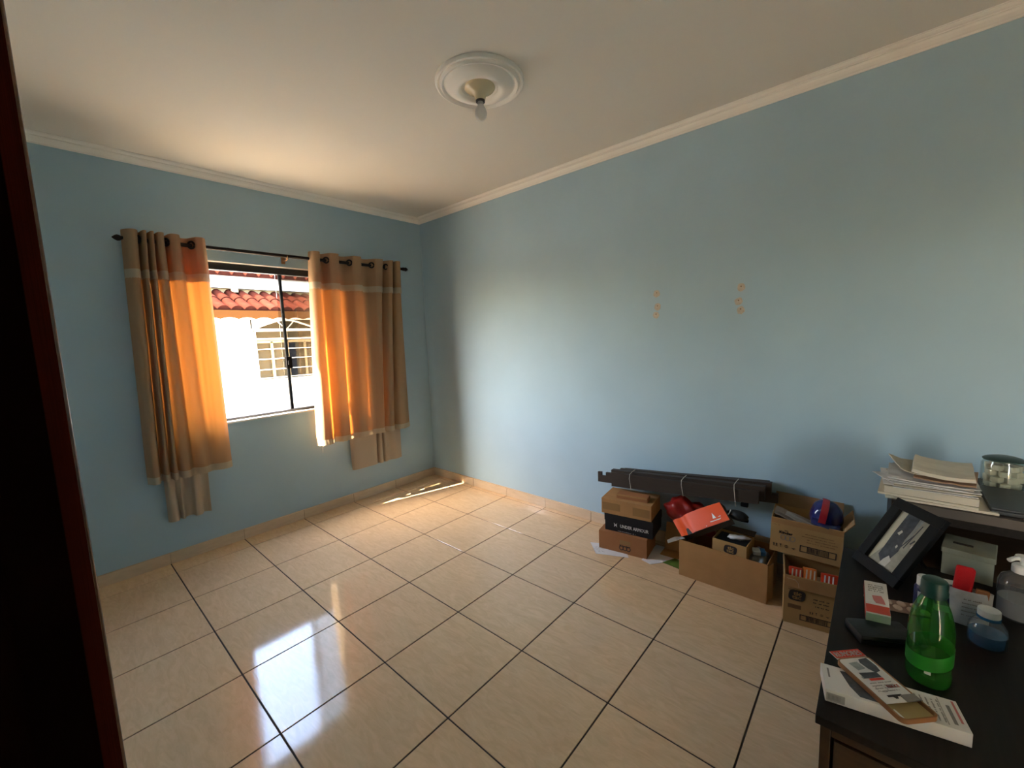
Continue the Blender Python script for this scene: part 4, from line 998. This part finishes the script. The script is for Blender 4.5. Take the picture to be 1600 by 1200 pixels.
P(gl, 'window_mullion', MB().box(-.36, .03, 1.27, -.325, .058, 1.85).box(-.125, .03, 1.27, -.10, .058, 2.0).box(.14, .03, 1.27, .17, .058, 1.85).box(-.6, .03, 1.83, .34, .058, 1.87), M['ext_cream'])
gr = P(t, 'window_grille', MB().box(-.60, -.03, 1.25, -.57, -.012, 2.02).box(.31, -.03, 1.25, .34, -.012, 2.02), M['grille'])
for z in (1.29, 1.42, 1.58, 1.73, 1.88): P(gr, 'grille_bar', B(-.57, -.028, z, .31, -.014, z+.012 if z < 1.85 else z+.022), M['grille'])
P(gr, 'grille_bar', MB().box(-.60, -.03, 2.005, .34, -.012, 2.045), M['grille'])
P(gr, 'grille_arch', MB().tube([(-.62, -.02, 2.03), (-.45, -.02, 2.10), (-.26, -.02, 2.165), (-.13, -.02, 2.18), (0, -.02, 2.165), (.19, -.02, 2.10), (.36, -.02, 2.03)], .014, 6).tube([(-.13, -.02, 2.03), (-.25, -.02, 2.16)], .008, 6).tube([(-.13, -.02, 2.03), (-.01, -.02, 2.16)], .008, 6), M['grille'])
P(t, 'arch_fill', MB().prism([(-.62, .0, 2.20), (-.62, 0, 2.04), (-.45, 0, 2.115), (-.26, 0, 2.18), (-.13, 0, 2.195), (-.13, 0, 2.2)], (0, .05, 0)), M['ext_white'])
# porch roof: fascia with scalloped lower edge, barrel tiles
pts = [(-2.6, -.87, 2.250), (-2.6, -.87, 2.160)]
x = -2.6
while x < 4.0:
    for i in range(6): pts.append((x+.2*i/6, -.87, 2.140+.022*math.sin(PI*i/6)))
    x += .2
pts += [(4, -.87, 2.160), (4, -.87, 2.250)]
P(t, 'fascia_board', MB().prism(pts, (0, .03, 0)), M['fascia'])
P(t, 'porch_soffit', MB().obox((-2.6, -.76, 2.165), (6.6, 0, 0), (0, .76, .02), (0, 0, .015)), M['ext_white'])
P(t, 'roof_deck', MB().obox((-2.6, -.82, 2.235), (6.6, 0, 0), (0, .82, .30), (0, 0, .012)), M['roof'])
def barrel(L, r0, r1, n=8):
    mb = MB(); vs = []
    for rr in (r0, r1):
        for k in (1, .84):
            vs.append([(rr*k*math.cos(PI*i/n), rr*k*math.sin(PI*i/n)) for i in range(n+1)])
    g = [[(x, 0, z) for x, z in vs[0]], [(x, L, z) for x, z in vs[2]], [(x, L, z) for x, z in vs[3]], [(x, 0, z) for x, z in vs[1]], [(x, 0, z) for x, z in vs[0]]]
    mb.grid(g)
    mb.add([(x, .004, z) for x, z in vs[0]], [tuple(range(n+1))])      # mortar stop in the open end
    return mb.mesh('roof_tile', M['roof'], smooth=True)
bt = barrel(.47, .075, .062)
for c_ in range(26):
    for r in range(2):
        o = bpy.data.objects.new('roof_tile', bt); COL.objects.link(o); o.parent = t
        o.location = (-1.75+c_*.15, -.84+r*.41, 2.240+r*.150+.012*(r == 0)*0); o.rotation_euler = (math.atan2(.30, .82), 0, 0)
# upper band and the edge of the main roof
P(t, 'upper_wall', B(-2.6, -.01, 2.555, 6, .15, 2.63), M['ext_cream'])
P(t, 'upper_fascia', B(-2.6, -.10, 2.62, 6, .15, 2.79), M['ext_white'])
bt2 = barrel(.40, .080, .066)
for c_ in range(18):
    o = bpy.data.objects.new('roof_tile', bt2); COL.objects.link(o); o.parent = t
    o.location = (-1.6+c_*.17, -.16, 2.78); o.rotation_euler = (math.atan2(.25, .8), 0, 0)
P(t, 'upper_roof', MB().obox((-2.6, -.12, 2.785), (8.6, 0, 0), (0, 4, 1.2), (0, 0, .012)), M['roof'])
P(t, 'vent_stub', MB().tube([(-.80, -.10, 2.56), (-.80, -.10, 2.62)], .045, 10), M['ext_cream'])
